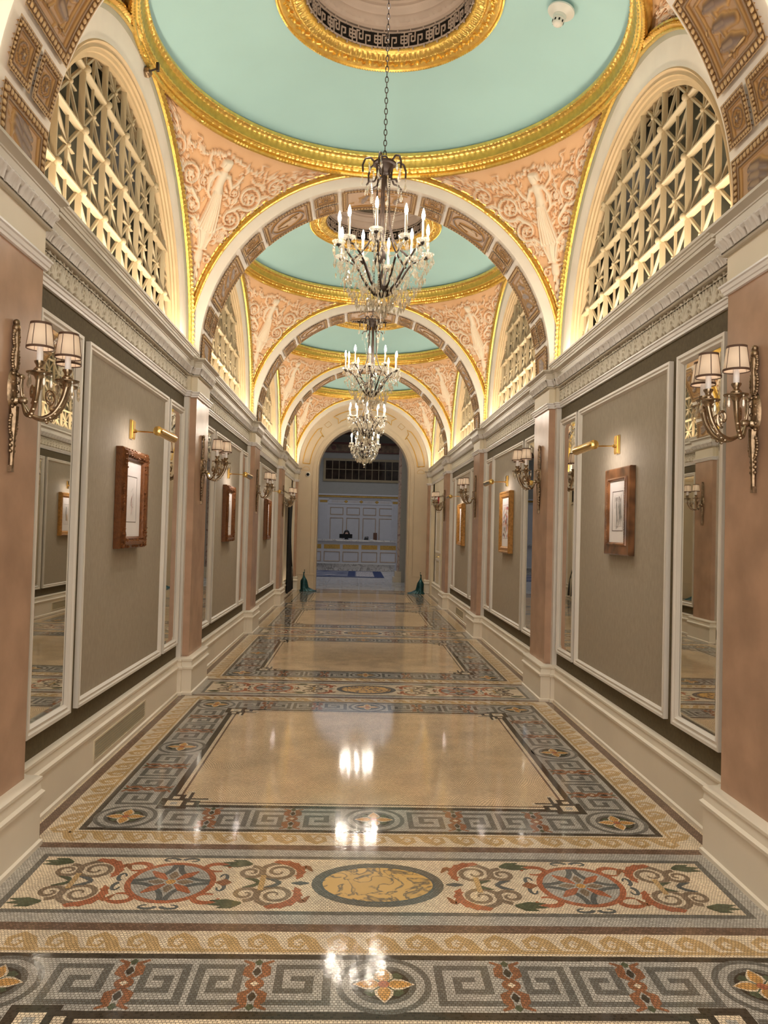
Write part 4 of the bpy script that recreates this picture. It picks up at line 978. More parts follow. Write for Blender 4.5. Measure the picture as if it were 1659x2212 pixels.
# ---------------------------------------------------------------- wall sconces (local frame: +x out of the wall, y along the wall, z up; origin on the wall at backplate centre)
def drop_mesh(kind):
    m = MB()
    if kind == 0: m.lathe([(.0005, 0), (.0045, -.006), (.0045, -.010), (.0012, -.013), (.006, -.028), (.0085, -.046), (.006, -.056), (.0005, -.066)], 6)
    elif kind == 1: m.lathe([(.0005, 0), (.006, -.008), (.0005, -.016), (.004, -.022), (.012, -.042), (.010, -.052), (.0005, -.064)], 6); m.v = [(x, y * .45, z) for x, y, z in m.v]
    else: m.lathe([(.0005, .0), (.009, -.010), (.0005, -.022)], 6)
    o = m.build('crystal_drop', M['crystal'], smooth=False); d = o.data; bpy.data.objects.remove(o); return d
DROP = [drop_mesh(k) for k in range(3)]
CZ = 2.17                                             # height of the sconce origin
def make_sconce():
    r = empty('wall_sconce')
    b = MB()
    b.lathe([(.001, .028), (.030, .026), (.048, .016), (.055, 0)], 20, (0, 0, .03), ax=0); b.v = [(x, y * .82, .03 + (z - .03) * 1.75) for x, y, z in b.v]
    for z, rr, d_ in ((.335, .016, .014), (.31, .02, .014)): b.ball((.012, 0, z), rr, 8)
    b.tube([(.012, 0, .32), (.014, 0, .22), (.012, 0, .12)], [.010, .014, .010], 8)
    b.tube([(.012, 0, -.05), (.016, 0, -.10), (.012, 0, -.20), (.010, 0, -.33)], [.026, .020, .014, .011], 8)
    for s in (-1, 1):                                 # twisted garland loops
        for c, R, a_ in ((.265, .042, .026), (.17, .055, .030), (-.13, .055, .034)):
            for q in range(13):
                t = pi * q / 12; b.ball((.013, s * a_ * sin(t), c + R * cos(t)), .0075 + .002 * (q % 2), 5)
        for z in (-.20, -.225, -.25): b.ball((.012, s * .016, z), .010, 5)
    for z in (.10, .06, .02, -.02, -.05):
        for s in (-1, 0, 1): b.ball((.026 - .008 * abs(s), s * .026, z), .009, 5)
    b.box(0, .018, -.013, .013, -.345, -.315)
    b.build('backplate', M['bronze'], r)
    boss = MB(); boss.lathe([(.001, .075), (.014, .07), (.02, .05), (.014, .035), (.022, .02), (.024, .015)], 12, (0, 0, -.02), ax=0); boss.build('arm_boss', M['nickel'], r)
    ends = [(.185, -.155), (.240, 0.02), (.185, .175)]
    for ex, ey in ends:
        d = np.array((ex, ey)); 
        def pt(f, z): return (.05 + (ex - .05) * f, ey * f, z)
        a = MB(); ctrl = [(-.03, .085), (-.05, .045), (.02, -.03), (.2, -.085), (.45, -.10), (.72, -.075), (.92, -.01), (1.0, .055)]
        cz = np.array(ctrl); ts = np.linspace(0, len(ctrl) - 1, 34); f_ = np.interp(ts, range(len(ctrl)), cz[:, 0]); z_ = np.interp(ts, range(len(ctrl)), cz[:, 1])
        for _ in range(3): f_[1:-1] = (f_[:-2] + f_[1:-1] * 2 + f_[2:]) / 4; z_[1:-1] = (z_[:-2] + z_[1:-1] * 2 + z_[2:]) / 4
        a.tube([pt(f, z) for f, z in zip(f_, z_)], np.interp(ts, [0, 1, 2, 4, 6, 7], [.005, .006, .0075, .0095, .012, .0145]), 10); a.ball(pt(-.03, .088), .012, 8)
        n = 22; a.tube([pt(.62 + .15 * (1 - .75 * k / n) * cos(-1.6 + 7.5 * k / n), .0 + .045 * (1 - .75 * k / n) * sin(-1.6 + 7.5 * k / n)) for k in range(n + 1)], [.007] * 18 + [.006] * 5, 6)
        for k in range(5): f = .55 + .1 * k; z = np.interp(f, f_[10:], z_[10:]); a.ball(pt(f, z - .012), .009, 5)
        arm = a.build('arm', M['nickel'], r)
        c = (ex, ey)
        p = MB(); p.lathe([(.001, .048), (.016, .05), (.020, .062), (.026, .068), (.052, .076), (.054, .081), (.03, .083), (.001, .083)], 20, (*c, 0)); p.lathe([(.001, .083), (.022, .085), (.024, .094), (.013, .106), (.015, .114), (.022, .124), (.022, .131), (.001, .132)], 14, (*c, 0)); p.build('drip_pan', M['nickel'], r)
        s_ = MB(); s_.lathe([(.001, .13), (.0135, .13), (.0125, .215), (.001, .216)], 14, (*c, 0)); sl = s_.build('candle_sleeve', M['candle'], r)
        bl = MB(); bl.ball((*c, .235), .013, 8, sz=1.6); bl.build('bulb', M['sbulb'], sl)
        sh_ = MB(); n = 28; sh_.lathe([(.0565, .188), (.0425, .292)], n, (*c, 0))
        sd = sh_.build('lamp_shade', M['shade'], r, ang=80)
        tr = MB()
        for rr, z in ((.0565, .188), (.0425, .292)): tr.lathe([(rr - .001, z - .0045), (rr + .0018, z - .0045), (rr + .0018, z + .0055), (rr - .001, z + .0055)], n, (*c, 0))
        for k in range(6):
            t = 2 * pi * k / 6 + .3; tr.tube([(c[0] + .0572 * cos(t), c[1] + .0572 * sin(t), .188), (c[0] + .0432 * cos(t), c[1] + .0432 * sin(t), .292)], .0019, 4)
        tr.build('shade_trim', M['trimbrown'], sd)
        for k in range(5):
            t = 2 * pi * k / 5 + .5; q = link('crystal_drop', DROP[0], r); q.location = (c[0] + .049 * cos(t), c[1] + .049 * sin(t), .077); q.rotation_euler = (0, 0, t)
    return r
SCON = []; sc0 = make_sconce()
for k in range(1, 5):
    for side, nm in ((-1, 'left'), (1, 'right')):
        o = sc0 if not SCON else dup(sc0)
        o.location = (side * (MX - .001), PIL[k] + .01, CZ); o.rotation_euler = (0, 0, 0 if side < 0 else pi)
        tag(o, 'bronze three-arm wall sconce with cream shades on the %s pilaster of the %s side' % (['', 'nearest', 'second', 'third', 'farthest'][k], nm), 'wall light', 'wall sconces on the pink marble pilasters'); SCON.append(o)

# ---------------------------------------------------------------- framed pictures and picture lights
def rect_path_frame(mb, w, h, prof, mi=0):
    """frame in the plane x=0 facing +x; prof (inset, height)"""
    mb.grid(np.array([[(d_, y, z) for y, z in ((-w / 2 + i, -h / 2 + i), (w / 2 - i, -h / 2 + i), (w / 2 - i, h / 2 - i), (-w / 2 + i, h / 2 - i))] for i, d_ in prof]), mi, cv=True)
def flat(mb, y0, y1, z0, z1, x, mi=0): mb.add([(x, y0, z0), (x, y1, z0), (x, y1, z1), (x, y0, z1)], [(0, 1, 2, 3)], mi)
def rule(mb, y0, y1, z0, z1, x, t, mi=0):
    flat(mb, y0, y1, z0, z0 + t, x, mi); flat(mb, y0, y1, z1 - t, z1, x, mi); flat(mb, y0, y0 + t, z0 + t, z1 - t, x, mi); flat(mb, y1 - t, y1, z0 + t, z1 - t, x, mi)
def stroke(mb, pts, w, x, mi):
    pts = np.asarray(pts, float); n = len(pts); w = np.interp(np.linspace(0, 1, n), np.linspace(0, 1, len(np.atleast_1d(w))), np.atleast_1d(w)); T = np.gradient(pts, axis=0); T /= np.linalg.norm(T, axis=1)[:, None] + 1e-9; N = np.stack([-T[:, 1], T[:, 0]], 1) * w[:, None] / 2
    for k in range(n - 1):
        a, b, c, d_ = pts[k] - N[k], pts[k + 1] - N[k + 1], pts[k + 1] + N[k + 1], pts[k] + N[k]; mb.add([(x, *a), (x, *b), (x, *c), (x, *d_)], [(0, 1, 2, 3)], mi)
def picture(side, yc, zc, w, h, style, label):
    o = empty('framed_picture', (side * (WX - .008), yc, zc), 0 if side < 0 else pi); tag(o, label, 'picture', 'framed prints under brass picture lights')
    f = MB(); fm_ = [M['wood']]
    if style == 'ornate':
        rect_path_frame(f, w, h, [(0, 0), (0, .045), (.012, .055), (.03, .075), (.05, .07), (.062, .05), (.07, .055), (.076, .04), (.084, .03)]); fw = .084; fm_ = [M['goldwood']]
        rnd = random.Random(3)
        for cy in (-1, 1):
            for cz in (-1, 1):
                for q in range(90):
                    e_ = rnd.random() ** 1.5 * .15; wob = rnd.uniform(-.026, .022)
                    yy, zz_ = (w / 2 - .034 + wob, h / 2 - .012 - e_) if q % 2 else (w / 2 - .012 - e_, h / 2 - .034 + wob)
                    f.ball((.060 + rnd.uniform(-.012, .010), cy * yy, cz * zz_), rnd.uniform(.004, .012), 4)
        for q in range(80):
            for s_ in (-1, 1):
                f.ball((.060, s_ * (w / 2 - .034 + rnd.uniform(-.026, .024)), rnd.gauss(0, .06)), rnd.uniform(.004, .011), 4); f.ball((.060, rnd.gauss(0, .05), s_ * (h / 2 - .034 + rnd.uniform(-.026, .024))), rnd.uniform(.004, .011), 4)
    elif style == 'patch':
        rect_path_frame(f, w, h, [(0, 0), (0, .036), (.008, .042), (.07, .036), (.072, .046), (.082, .048), (.09, .040), (.094, .03)]); fw = .094; fm_ = [M['patch']]
        for q in range(int(h / .016)):
            for s_ in (-1, 1): f.ball((.048, s_ * (w / 2 - .079), -h / 2 + .08 + q * (h - .16) / int(h / .016)), .006, 5)
    elif style == 'gold':
        rect_path_frame(f, w, h, [(0, 0), (0, .05), (.01, .062), (.022, .06), (.03, .05), (.06, .045), (.066, .052), (.078, .04), (.088, .028)]); fw = .088; fm_ = [M['amber']]
    else:
        rect_path_frame(f, w, h, [(0, 0), (0, .05), (.02, .075), (.045, .06), (.06, .06), (.08, .035), (.09, .03)]); fw = .09; fm_ = [M['amber'] if side > 0 else M['goldwood']]
        for q in range(20):
            for s_ in (-1, 1): f.ball((.07, s_ * (w / 2 - .02), -h / 2 + .05 + q * (h - .1) / 19), .010, 5)
    f.build('picture_frame', fm_, o, ang=35)
    iw, ih = w - 2 * fw, h - 2 * fw
    m_ = MB(); flat(m_, -iw / 2 - .004, iw / 2 + .004, -ih / 2 - .004, ih / 2 + .004, .030); mbd = m_.build('mat_board', M['matb'], o, smooth=False)
    a = MB(); AM = [M['paper'], M['ink'], M['red'], M['grey'], M['blackink'], M['greenink'], M['ochre']]; rnd = random.Random(len(label) * 7 + int(yc * 10))
    if style == 'patch':
        rule(a, -iw * .33, iw * .33, -ih * .32, ih * .33, .0312, .005, 1); flat(a, -iw * .22, iw * .22, -ih * .24, ih * .27, .0313, 0)
        flat(a, -iw * .21, iw * .21, -ih * .235, ih * .265, .0314, 0)
        for (y, z, L) in ((-.02, .03, .16), (.03, .035, .14), (.06, .02, .10)):
            stroke(a, [(y, z + .05), (y, z), (y + .01, z - L * .5), (y - .005, z - L)], [.012, .034, .028, .008], .0316, 3); stroke(a, [(y + .01, z - L * .4), (y + .03, z - L * .7), (y + .025, z - L * .95)], [.014, .01, .006], .0317, 3); stroke(a, [(y, z + .05), (y + .004, z + .075)], [.016, .014], .0317, 1)
        for q in range(5): stroke(a, [(-iw * .18, ih * (.22 - q * .012)), (iw * .18, ih * (.225 - q * .015))], .002, .0315, 3)
        stroke(a, [(-iw * .17, ih * .24), (-iw * .17, ih * .05)], .006, .0316, 1)
    elif style == 'gold' and side > 0:
        rule(a, -iw * .40, iw * .40, -ih * .34, ih * .36, .0312, .004, 1)
        for q in range(60):
            y = rnd.uniform(-.36, .36) * iw; z = rnd.uniform(-.30, .32) * ih; c = rnd.choice([2, 2, 4, 4, 2, 6, 4]); L = rnd.uniform(.035, .075); an = rnd.uniform(.9, 2.2)
            stroke(a, [(y - L * .5 * cos(an), z - L * .5 * sin(an)), (y, z), (y + L * .5 * cos(an), z + L * .5 * sin(an))], [.006, rnd.uniform(.020, .036), .004], .0313 + q * .00001, c)
    else:
        rule(a, -iw * .28, iw * .28, -ih * .31, ih * .30, .0312, .004, 1)
        if side < 0 and zc > 1.78:
            stroke(a, [(-.02, .05), (.02, .08), (.03, .03), (.0, .0), (.015, -.06), (-.01, -.12)], [.002, .003], .0314, 3); stroke(a, [(.0, .02), (-.012, -.03), (.012, -.07), (-.01, -.11)], [.004, .003], .0315, 2)
            for q in range(5): stroke(a, [(rnd.uniform(-.05, .05), rnd.uniform(-.05, .1)), (rnd.uniform(-.05, .05), rnd.uniform(-.12, .05)), (rnd.uniform(-.05, .05), rnd.uniform(-.14, .0))], .0018, .0313, 3)
        else:
            flat(a, -iw * .25, iw * .25, -ih * .28, ih * .27, .0313, 0); stroke(a, [(0, ih * .18), (.01, ih * .05), (-.01, -ih * .2)], [.03, .06, .05], .0315, 3); stroke(a, [(0, ih * .22), (0, ih * .16)], [.03, .03], .0316, 5); stroke(a, [(-.03, 0), (-.05, -ih * .2)], [.02, .03], .0316, 6)
    a.build('art_print', AM, mbd, smooth=False)
    return o
B = BAY
picture(-1, B[1] + .03, 1.788, .60, .715, 'ornate', 'carved gilt frame with a faint pencil and red line drawing, nearest on the left wall')
picture(1, B[1] - .02, 1.793, .545, .645, 'patch', 'patchwork wood frame with a small grey sketch of figures, nearest on the right wall')
picture(-1, B[2] + .03, 1.775, .60, .715, 'ornate2' if 0 else 'ornate', 'carved gilt frame with a dark narrow print, second picture on the left wall')
picture(1, B[2] + .0, 1.76, .66, .80, 'gold', 'golden wood frame with a red and black splashed print, second picture on the right wall')
picture(-1, B[3] + .03, 1.76, .60, .74, 'beaded', 'dark reddish gilt frame with a tall print, third picture on the left wall')
picture(1, B[3] + .0, 1.76, .62, .78, 'beaded', 'amber gilt frame with beaded edge and narrow print, third picture on the right wall')
def make_plight():
    r = empty('picture_light')
    p = MB(); p.box(0, .018, -.038, .038, -.07, .07); p.box(.018, .024, -.03, .03, -.062, .062); p.lathe([(.001, .045), (.012, .043), (.014, .024)], 12, (0, 0, -.01), ax=0); p.build('wall_plate', M['brass'], r, ang=30)
    a = MB(); a.tube([(.03, 0, -.01), (.12, 0, -.012), (.24, 0, -.02)], .0055, 8); a.build('swing_arm', M['brass'], r)
    h = MB(); n = 14; G = [[(.255 + .034 * cos(t), y, -.03 + .034 * sin(t)) for t in np.linspace(radians(-95), radians(158), n)] for y in (-.225, .225)]
    G2 = [[(.255 + .030 * cos(t), y, -.03 + .030 * sin(t)) for t in np.linspace(radians(-95), radians(158), n)] for y in (.225, -.225)]
    h.grid(G); h.grid(G2)
    for y, d_ in ((-.225, -1), (.225, 1)): h.lathe([(.001, y + d_ * .012), (.02, y + d_ * .010), (.034, y)], 18, (.255, 0, -.03), ax=1); h.lathe([(.001, y - d_ * .002), (.034, y)], 18, (.255, 0, -.03), ax=1)
    hd = h.build('lamp_hood', M['brass'], r, ang=50)
    t = MB(); t.tube([(.25, -.19, -.035), (.25, .19, -.035)], .009, 8); t.build('lamp_tube', M['tube'], hd)
    return r
PL = []; pl0 = make_plight()
for b in (1, 2, 3):
    for side, nm in ((-1, 'left'), (1, 'right')):
        o = pl0 if not PL else dup(pl0); o.location = (side * (WX - .008), B[b] + (.06 if side < 0 else .08), 2.30); o.rotation_euler = (0, 0, 0 if side < 0 else pi)
        tag(o, 'brass picture light on a swing arm above the %s picture of the %s wall' % (ORD[b], nm), 'picture light', 'brass picture lights'); PL.append(o)

# ---------------------------------------------------------------- chandeliers (origin on the axis, absolute heights)
def make_chandelier():
    r = empty('crystal_chandelier')
    ch = MB(); z = 5.96; k = 0
    while z > 4.40:
        pts = [(.011 * cos(t) * (1), 0, z - .028 + .024 * sin(t)) for t in np.linspace(0, 2 * pi, 13)]
        if k % 2: pts = [(0, p[0], p[2]) for p in pts]
        ch.tube(pts, .0034, 5, caps=False); z -= .040; k += 1
    ch.build('chain', M['dbronze'], r)
    cr = MB(); cr.tube([(.022 * cos(t), 0, 4.372 + .022 * sin(t)) for t in np.linspace(0, 2 * pi, 15)], .006, 6, caps=False)
    cr.lathe([(.001, 4.355), (.06, 4.352), (.088, 4.338), (.085, 4.325), (.07, 4.318), (.062, 4.29), (.04, 4.262), (.018, 4.25), (.001, 4.248)], 24); cr.build('crown', M['dbronze'], r)
    st = MB(); st.lathe([(.008, 4.26), (.012, 4.18), (.007, 4.12), (.011, 4.0), (.007, 3.9), (.013, 3.8), (.007, 3.74), (.026, 3.66), (.030, 3.62), (.012, 3.58), (.008, 3.45), (.02, 3.40)], 10); st.build('stem', M['dbronze'], r)
    bw_ = MB(); bw_.lathe([(.001, 3.335), (.03, 3.335), (.065, 3.352), (.082, 3.378), (.082, 3.395), (.06, 3.40), (.001, 3.40)], 24)
    for q in range(8): a = q * pi / 4; bw_.ball((.078 * cos(a), .078 * sin(a), 3.366), .006, 5)
    bw_.build('bottom_bowl', M['dbronze'], r)
    rnd = random.Random(5)
    def hang(p, kd, sc=1.):
        q = link('crystal_drop', DROP[kd], r); q.location = p; q.rotation_euler = (rnd.uniform(-.15, .15), rnd.uniform(-.15, .15), rnd.uniform(0, 6.28)); q.scale = (sc, sc, sc)
    for k in range(6):                                # upper scrolls
        a = k * pi / 3 + .25; c, s = cos(a), sin(a); m = MB()
        pr = [(.075, 4.335), (.11, 4.365), (.15, 4.35), (.168, 4.30), (.165, 4.25)]; rz = np.array(pr); tt = np.linspace(0, 4, 18); m.tube([(np.interp(q, range(5), rz[:, 0]) * c, np.interp(q, range(5), rz[:, 0]) * s, np.interp(q, range(5), rz[:, 1])) for q in tt], .0075, 6)
        pr = [(.06, 4.31), (.055, 4.24), (.075, 4.19), (.115, 4.185), (.135, 4.155)]; rz = np.array(pr); m.tube([(np.interp(q, range(5), rz[:, 0]) * c, np.interp(q, range(5), rz[:, 0]) * s, np.interp(q, range(5), rz[:, 1])) for q in tt], .007, 6)
        m.build('upper_scroll', M['dbronze'], r)
        hang((.165 * c, .165 * s, 4.245), 1, 1.5); hang((.135 * c, .135 * s, 4.15), 1, 1.3); hang((.12 * c, .12 * s, 4.33), 0, 1.3)
    for k in range(5):                                # cage bars
        a = k * 2 * pi / 5 + .6; c, s = cos(a), sin(a); m = MB()
        pr = np.array([(.045, 4.27), (.050, 4.10), (.056, 3.95), (.068, 3.84), (.10, 3.74), (.16, 3.66), (.225, 3.60)]); tt = np.linspace(0, 6, 24); m.tube([(np.interp(q, range(7), pr[:, 0]) * c, np.interp(q, range(7), pr[:, 0]) * s, np.interp(q, range(7), pr[:, 1])) for q in tt], np.linspace(.006, .0085, 24), 6); m.build('cage_bar', M['dbronze'], r)
    def beads(p, q, sag, n, rad=.0072):
        m = MB(); p, q = np.array(p), np.array(q)
        for k in range(n):
            f = k / (n - 1); x = p + (q - p) * f; x[2] -= sag * 4 * f * (1 - f); m.lathe([(.0004, -rad), (rad, 0), (.0004, rad)], 5, tuple(x))
        return m
    tips = []
    for k in range(10):
        a = k * 2 * pi / 10 + .15; c, s = cos(a), sin(a); hi = k % 2; R = .325 if hi else .345; zc = 3.69 if hi else 3.655
        m = MB(); pr = np.array([(.07, 3.385), (.105, 3.41), (.15, 3.48), (.19, 3.555), (.225, 3.60), (.265, zc - .03), (.30, zc - .005), (R, zc - .012), (R, zc)]); tt = np.linspace(0, 8, 30); rr = np.interp(tt, range(9), pr[:, 0]); zz = np.interp(tt, range(9), pr[:, 1])
        for _ in range(2): rr[1:-1] = (rr[:-2] + 2 * rr[1:-1] + rr[2:]) / 4; zz[1:-1] = (zz[:-2] + 2 * zz[1:-1] + zz[2:]) / 4
        m.tube([(x * c, x * s, z) for x, z in zip(rr, zz)], np.linspace(.0105, .005, 30), 6); m.build('arm', M['dbronze'], r)
        p = MB(); p.lathe([(.001, zc - .004), (.018, zc), (.02, zc + .01), (.012, zc + .012)], 10, (R * c, R * s, 0), 1); p.lathe([(.012, zc + .012), (.04, zc + .016), (.052, zc + .03), (.050, zc + .032), (.036, zc + .022), (.010, zc + .02)], 12, (R * c, R * s, 0), 0); p.build('drip_pan', [M['crystal'], M['dbronze']], r, smooth=False)
        cd = MB(); cd.lathe([(.001, zc + .015), (.0105, zc + .015), (.0095, zc + .175), (.001, zc + .176)], 10, (R * c, R * s, 0)); cdl = cd.build('candle', M['ivory'], r)
        bl = MB(); bl.lathe([(.001, zc + .172), (.008, zc + .178), (.0125, zc + .20), (.011, zc + .222), (.005, zc + .246), (.0006, zc + .258)], 8, (R * c, R * s, 0)); bl.build('bulb', M['bulb'], cdl)
        for q in range(4): t = a + q * pi / 2 + .7; hang((R * c + .048 * cos(t), R * s + .048 * sin(t), zc + .026), q % 2, 1.5)
        tips.append((R * c, R * s, zc))
        beads((R * c, R * s, zc - .01), (.09 * c, .09 * s, 3.37), .05, 18).build('bead_strand', M['crystal'], r, smooth=False)
        hang((.27 * c, .27 * s, 3.55), 1, 1.7); hang((.20 * c, .20 * s, 3.40), 1, 1.7)
    for k in range(10):
        p, q = tips[k], tips[(k + 1) % 10]; beads((p[0], p[1], p[2] + .01), (q[0], q[1], q[2] + .01), .15, 26).build('bead_strand', M['crystal'], r, smooth=False)
    for k in range(5):
        a = k * 2 * pi / 5; beads((.12 * cos(a), .12 * sin(a), 4.17), (.035 * cos(a), .035 * sin(a), 3.68), .0, 34, .006).build('bead_strand', M['crystal'], r, smooth=False)
    for k in range(7): a = k * 2 * pi / 7; hang((.085 * cos(a), .085 * sin(a), 3.365), 1, 2.0)
    sk = MB()                                          # dense skirt of small crystals round the basket
    for q in range(430):
        f = rnd.random(); a = rnd.uniform(0, 2 * pi); z = 3.25 + .38 * f; R = np.interp(z, [3.2, 3.3, 3.4, 3.5, 3.65], [.12, .21, .28, .33, .36]) * rnd.choice((1, 1, rnd.uniform(.5, 1))) * rnd.uniform(.88, 1.05); w = rnd.uniform(.006, .011); L = rnd.uniform(.03, .065)
        sk.lathe([(.0004, L * .35), (w, 0), (.0004, -L * .65)], 5, (R * cos(a), R * sin(a), z))
    for q in range(60):
        a = rnd.uniform(0, 2 * pi); R = rnd.uniform(.02, .12); w = rnd.uniform(.007, .011); L = rnd.uniform(.03, .06); sk.lathe([(.0004, L * .35), (w, 0), (.0004, -L * .65)], 5, (R * cos(a), R * sin(a), 3.34 - (.13 - R) * 1.5 + rnd.uniform(-.01, .05)))
    o = sk.build('crystal_skirt', M['crystal'], r, smooth=False); o['kind'] = 'stuff'
    fn = MB(); fn.ball((0, 0, 3.125), .020, 10); fn.lathe([(.004, 3.335), (.005, 3.14)], 6); fn.build('finial', M['crystal'], r, smooth=False)
    return r
ch0 = make_chandelier()
for k in range(1, 5):
    o = ch0 if k == 1 else dup(ch0)
    o.location = (-.005, B[k], 0); o.rotation_euler = (0, 0, .7 * (k - 1))
    tag(o, 'crystal candle chandelier on a bronze chain, %s along the corridor' % ['', 'nearest and largest', 'second', 'third', 'farthest, before the end arch'][k], 'chandelier', 'chandeliers hung from the domes')

# ---------------------------------------------------------------- small fittings
d = empty('smoke_detector', (1.26, 5.52, 5.452)); d.rotation_euler = (.0, radians(16), 0); tag(d, 'white smoke detector on the mint dome', 'smoke detector')
m = MB(); m.lathe([(.10, .012), (.10, 0), (.092, -.006), (.05, -.03), (.046, -.05)], 28); m.build('mounting_cone', M['plastic'], d)
m = MB(); m.lathe([(.045, -.05), (.046, -.06), (.040, -.066), (.040, -.088), (.030, -.10), (.012, -.106), (.001, -.106)], 24); hd = m.build('sensor_head', M['plastic'], d)
m = MB()
for k in range(8): t = 2 * pi * k / 8; m.box(.0375 * cos(t) - .006, .0375 * cos(t) + .006, .0375 * sin(t) - .006, .0375 * sin(t) + .006, -.086, -.070)
m.build('vent_slots', M['blackp'], hd, smooth=False)
s = empty('spotlight', (-1.79, 5.80, 5.04)); tag(s, 'small bronze spotlight clipped to the gilt ring over the left window', 'spotlight')
m = MB(); m.tube([(.05, 0, .02), (.0, 0, .0), (-.02, 0, -.01)], .007, 6); m.box(.04, .06, -.015, .015, .0, .06); m.build('bracket', M['dbronze'], s)
m = MB(); m.lathe([(.001, -.03), (.02, -.028), (.034, 0), (.036, .02), (.030, .02), (.001, .012)], 16, (-.03, 0, -.01), ax=1); m.build('lamp_head', M['bronze'], s)
c = empty('security_camera', (-1.478, YEND - .004, 3.06)); tag(c, 'white dome security camera on the end wall left of the arch', 'camera')
m = MB(); m.lathe([(.062, 0), (.062, -.02), (.05, -.035), (.04, -.036)], 24, ax=1); m.build('housing', M['plastic'], c)
m = MB(); m.lathe([(.042, -.034), (.036, -.055), (.02, -.068), (.001, -.072)], 20, ax=1); m.build('dark_dome', M['blackp'], c)
def vent(side, y0, y1, label):
    s = side; o = empty('air_vent', (s * 1.80, (y0 + y1) / 2, .055)); tag(o, label, 'vent', 'louvred vents in the baseboard'); h = (y1 - y0) / 2
    f = MB()
    for a, b_, z0, z1 in ((-h, h, 0, .012), (-h, h, .133, .145), (-h, -h + .02, .012, .133), (h - .02, h, .012, .133)): f.box(*sorted((-s * .006, 0)), a, b_, z0, z1)
    f.build('vent_frame', M['cream'], o, smooth=False)
    l = MB()
    for k in range(6): z = .02 + k * .019; l.add([(-s * .001, -h + .02, z), (-s * .001, h - .02, z), (-s * .006, h - .02, z + .011), (-s * .006, -h + .02, z + .011)], [(0, 1, 2, 3)])
    l.build('louvres', M['cream'], o, smooth=False)
    g = MB(); g.add([(-s * .0008, -h + .02, .012), (-s * .0008, h - .02, .012), (-s * .0008, h - .02, .133), (-s * .0008, -h + .02, .133)], [(0, 1, 2, 3)]); g.build('duct_back', M['sage'], o, smooth=False)
vent(-1, 5.06, 6.28, 'long louvred vent in the left baseboard below the nearest picture'); vent(1, 13.7, 14.7, 'louvred vent in the right baseboard of the third wall bay')
fa = empty('fire_alarm', (1.772, 18.0, 2.40)); tag(fa, 'red fire alarm strobe box on the right wall near the end', 'fire alarm')
m = MB(); m.box(-.05, 0, -.07, .07, -.12, .06); m.build('alarm_box', M['redp'], fa, smooth=False)
m = MB(); m.box(-.065, -.05, -.03, .03, -.02, .04); m.build('strobe_lens', M['plastic'], fa, smooth=False)

# black drape in the left doorway
m = MB(); n = 60
G = []
for z in np.linspace(.06, 2.30, 40):
    f = (z - .06) / 2.24; wd = 1.02 - .30 * min(1, f * 3.0) + .12 * sin(f * 7.5) - .16 * f; row = []
    for j in range(n):
        u = j / (n - 1); row.append((-1.775 + .035 * sin(u * 34 + f * 2) * (1 - .5 * f), 18.35 + .0 + u * wd * 1.55, z))
    G.append(row)
m.grid(G); tag(m.build('drape', M['drape'], ang=80), 'tall black velvet drape hanging in the doorway at the far left', 'curtain')

# peacock sculptures -----------------------------------------------
def peacock(x, y, mir, label):
    o = empty('peacock_statue', (x, y, .004), 0); tag(o, label, 'statue', 'teal peacock statues flanking the end arch')
    m = MB(); N = 36
    lev = [(.000, .155, -.02, .15, 1), (.02, .145, -.02, .14, 1), (.05, .105, .0, .11, 1), (.10, .098, .01, .10, .8), (.16, .095, .015, .10, .5), (.22, .092, .02, .098, .3), (.27, .085, .024, .09, .2), (.31, .064, .022, .068, .1), (.345, .040, .022, .042, 0), (.38, .027, .026, .028, 0), (.42, .017, .03, .018, 0), (.45, .015, .03, .016, 0), (.472, .020, .026, .020, 0), (.49, .018, .018, .018, 0), (.502, .008, .014, .008, 0), (.506, .001, .014, .001, 0)]
    G = []
    for z, rx, ox, ry, fl in lev:
        row = []
        for j in range(N):
            t = 2 * pi * j / N; sw = (1 + .9 * max(0, -cos(t)) ** 3 * (1 if z < .06 else .15) * fl); rip = 1 + .06 * fl * sin(t * 9)
            row.append(((ox + rx * cos(t) * sw * rip) * mir, ry * sin(t) * rip, z))
        G.append(row)
    m.grid(G if mir > 0 else np.array(G)[:, ::-1], cv=True); bd = m.build('body', M['teal'], o, ang=80)
    k = MB(); k.lathe([(.008, 0), (.004, .02), (.0005, .034)], 8); k.v = [((.030 + z) * mir, yy, .484 + x_ - .3 * z) for x_, yy, z in k.v]; k.build('beak', M['teal'], o)
    c_ = MB()
    for q in range(5):
        a = (q - 2) * .22; c_.tube([(.012 * mir, 0, .50), ((.012 + .02 * sin(a)) * mir, .012 * sin(a * 1.5), .545)], .0022, 5); c_.ball(((.012 + .02 * sin(a)) * mir, .012 * sin(a * 1.5), .548), .006, 5)
    c_.build('crest', M['teal'], o)
    for s in (-1, 1):
        w = MB(); w.ball((0, 0, 0), .06, 10, sz=1.5); w.v = [((.035 + x_ * .75 - z * .25) * mir, s * (.045 + yy * s * .35 * s) if False else s * .048 + yy * .38, .20 + z) for x_, yy, z in w.v]; w.build('wing', M['teal'], o)
peacock(-1.45, 19.98, -1, 'teal peacock statue on the floor left of the end arch'); peacock(1.53, 19.98, 1, 'teal peacock statue on the floor right of the end arch')

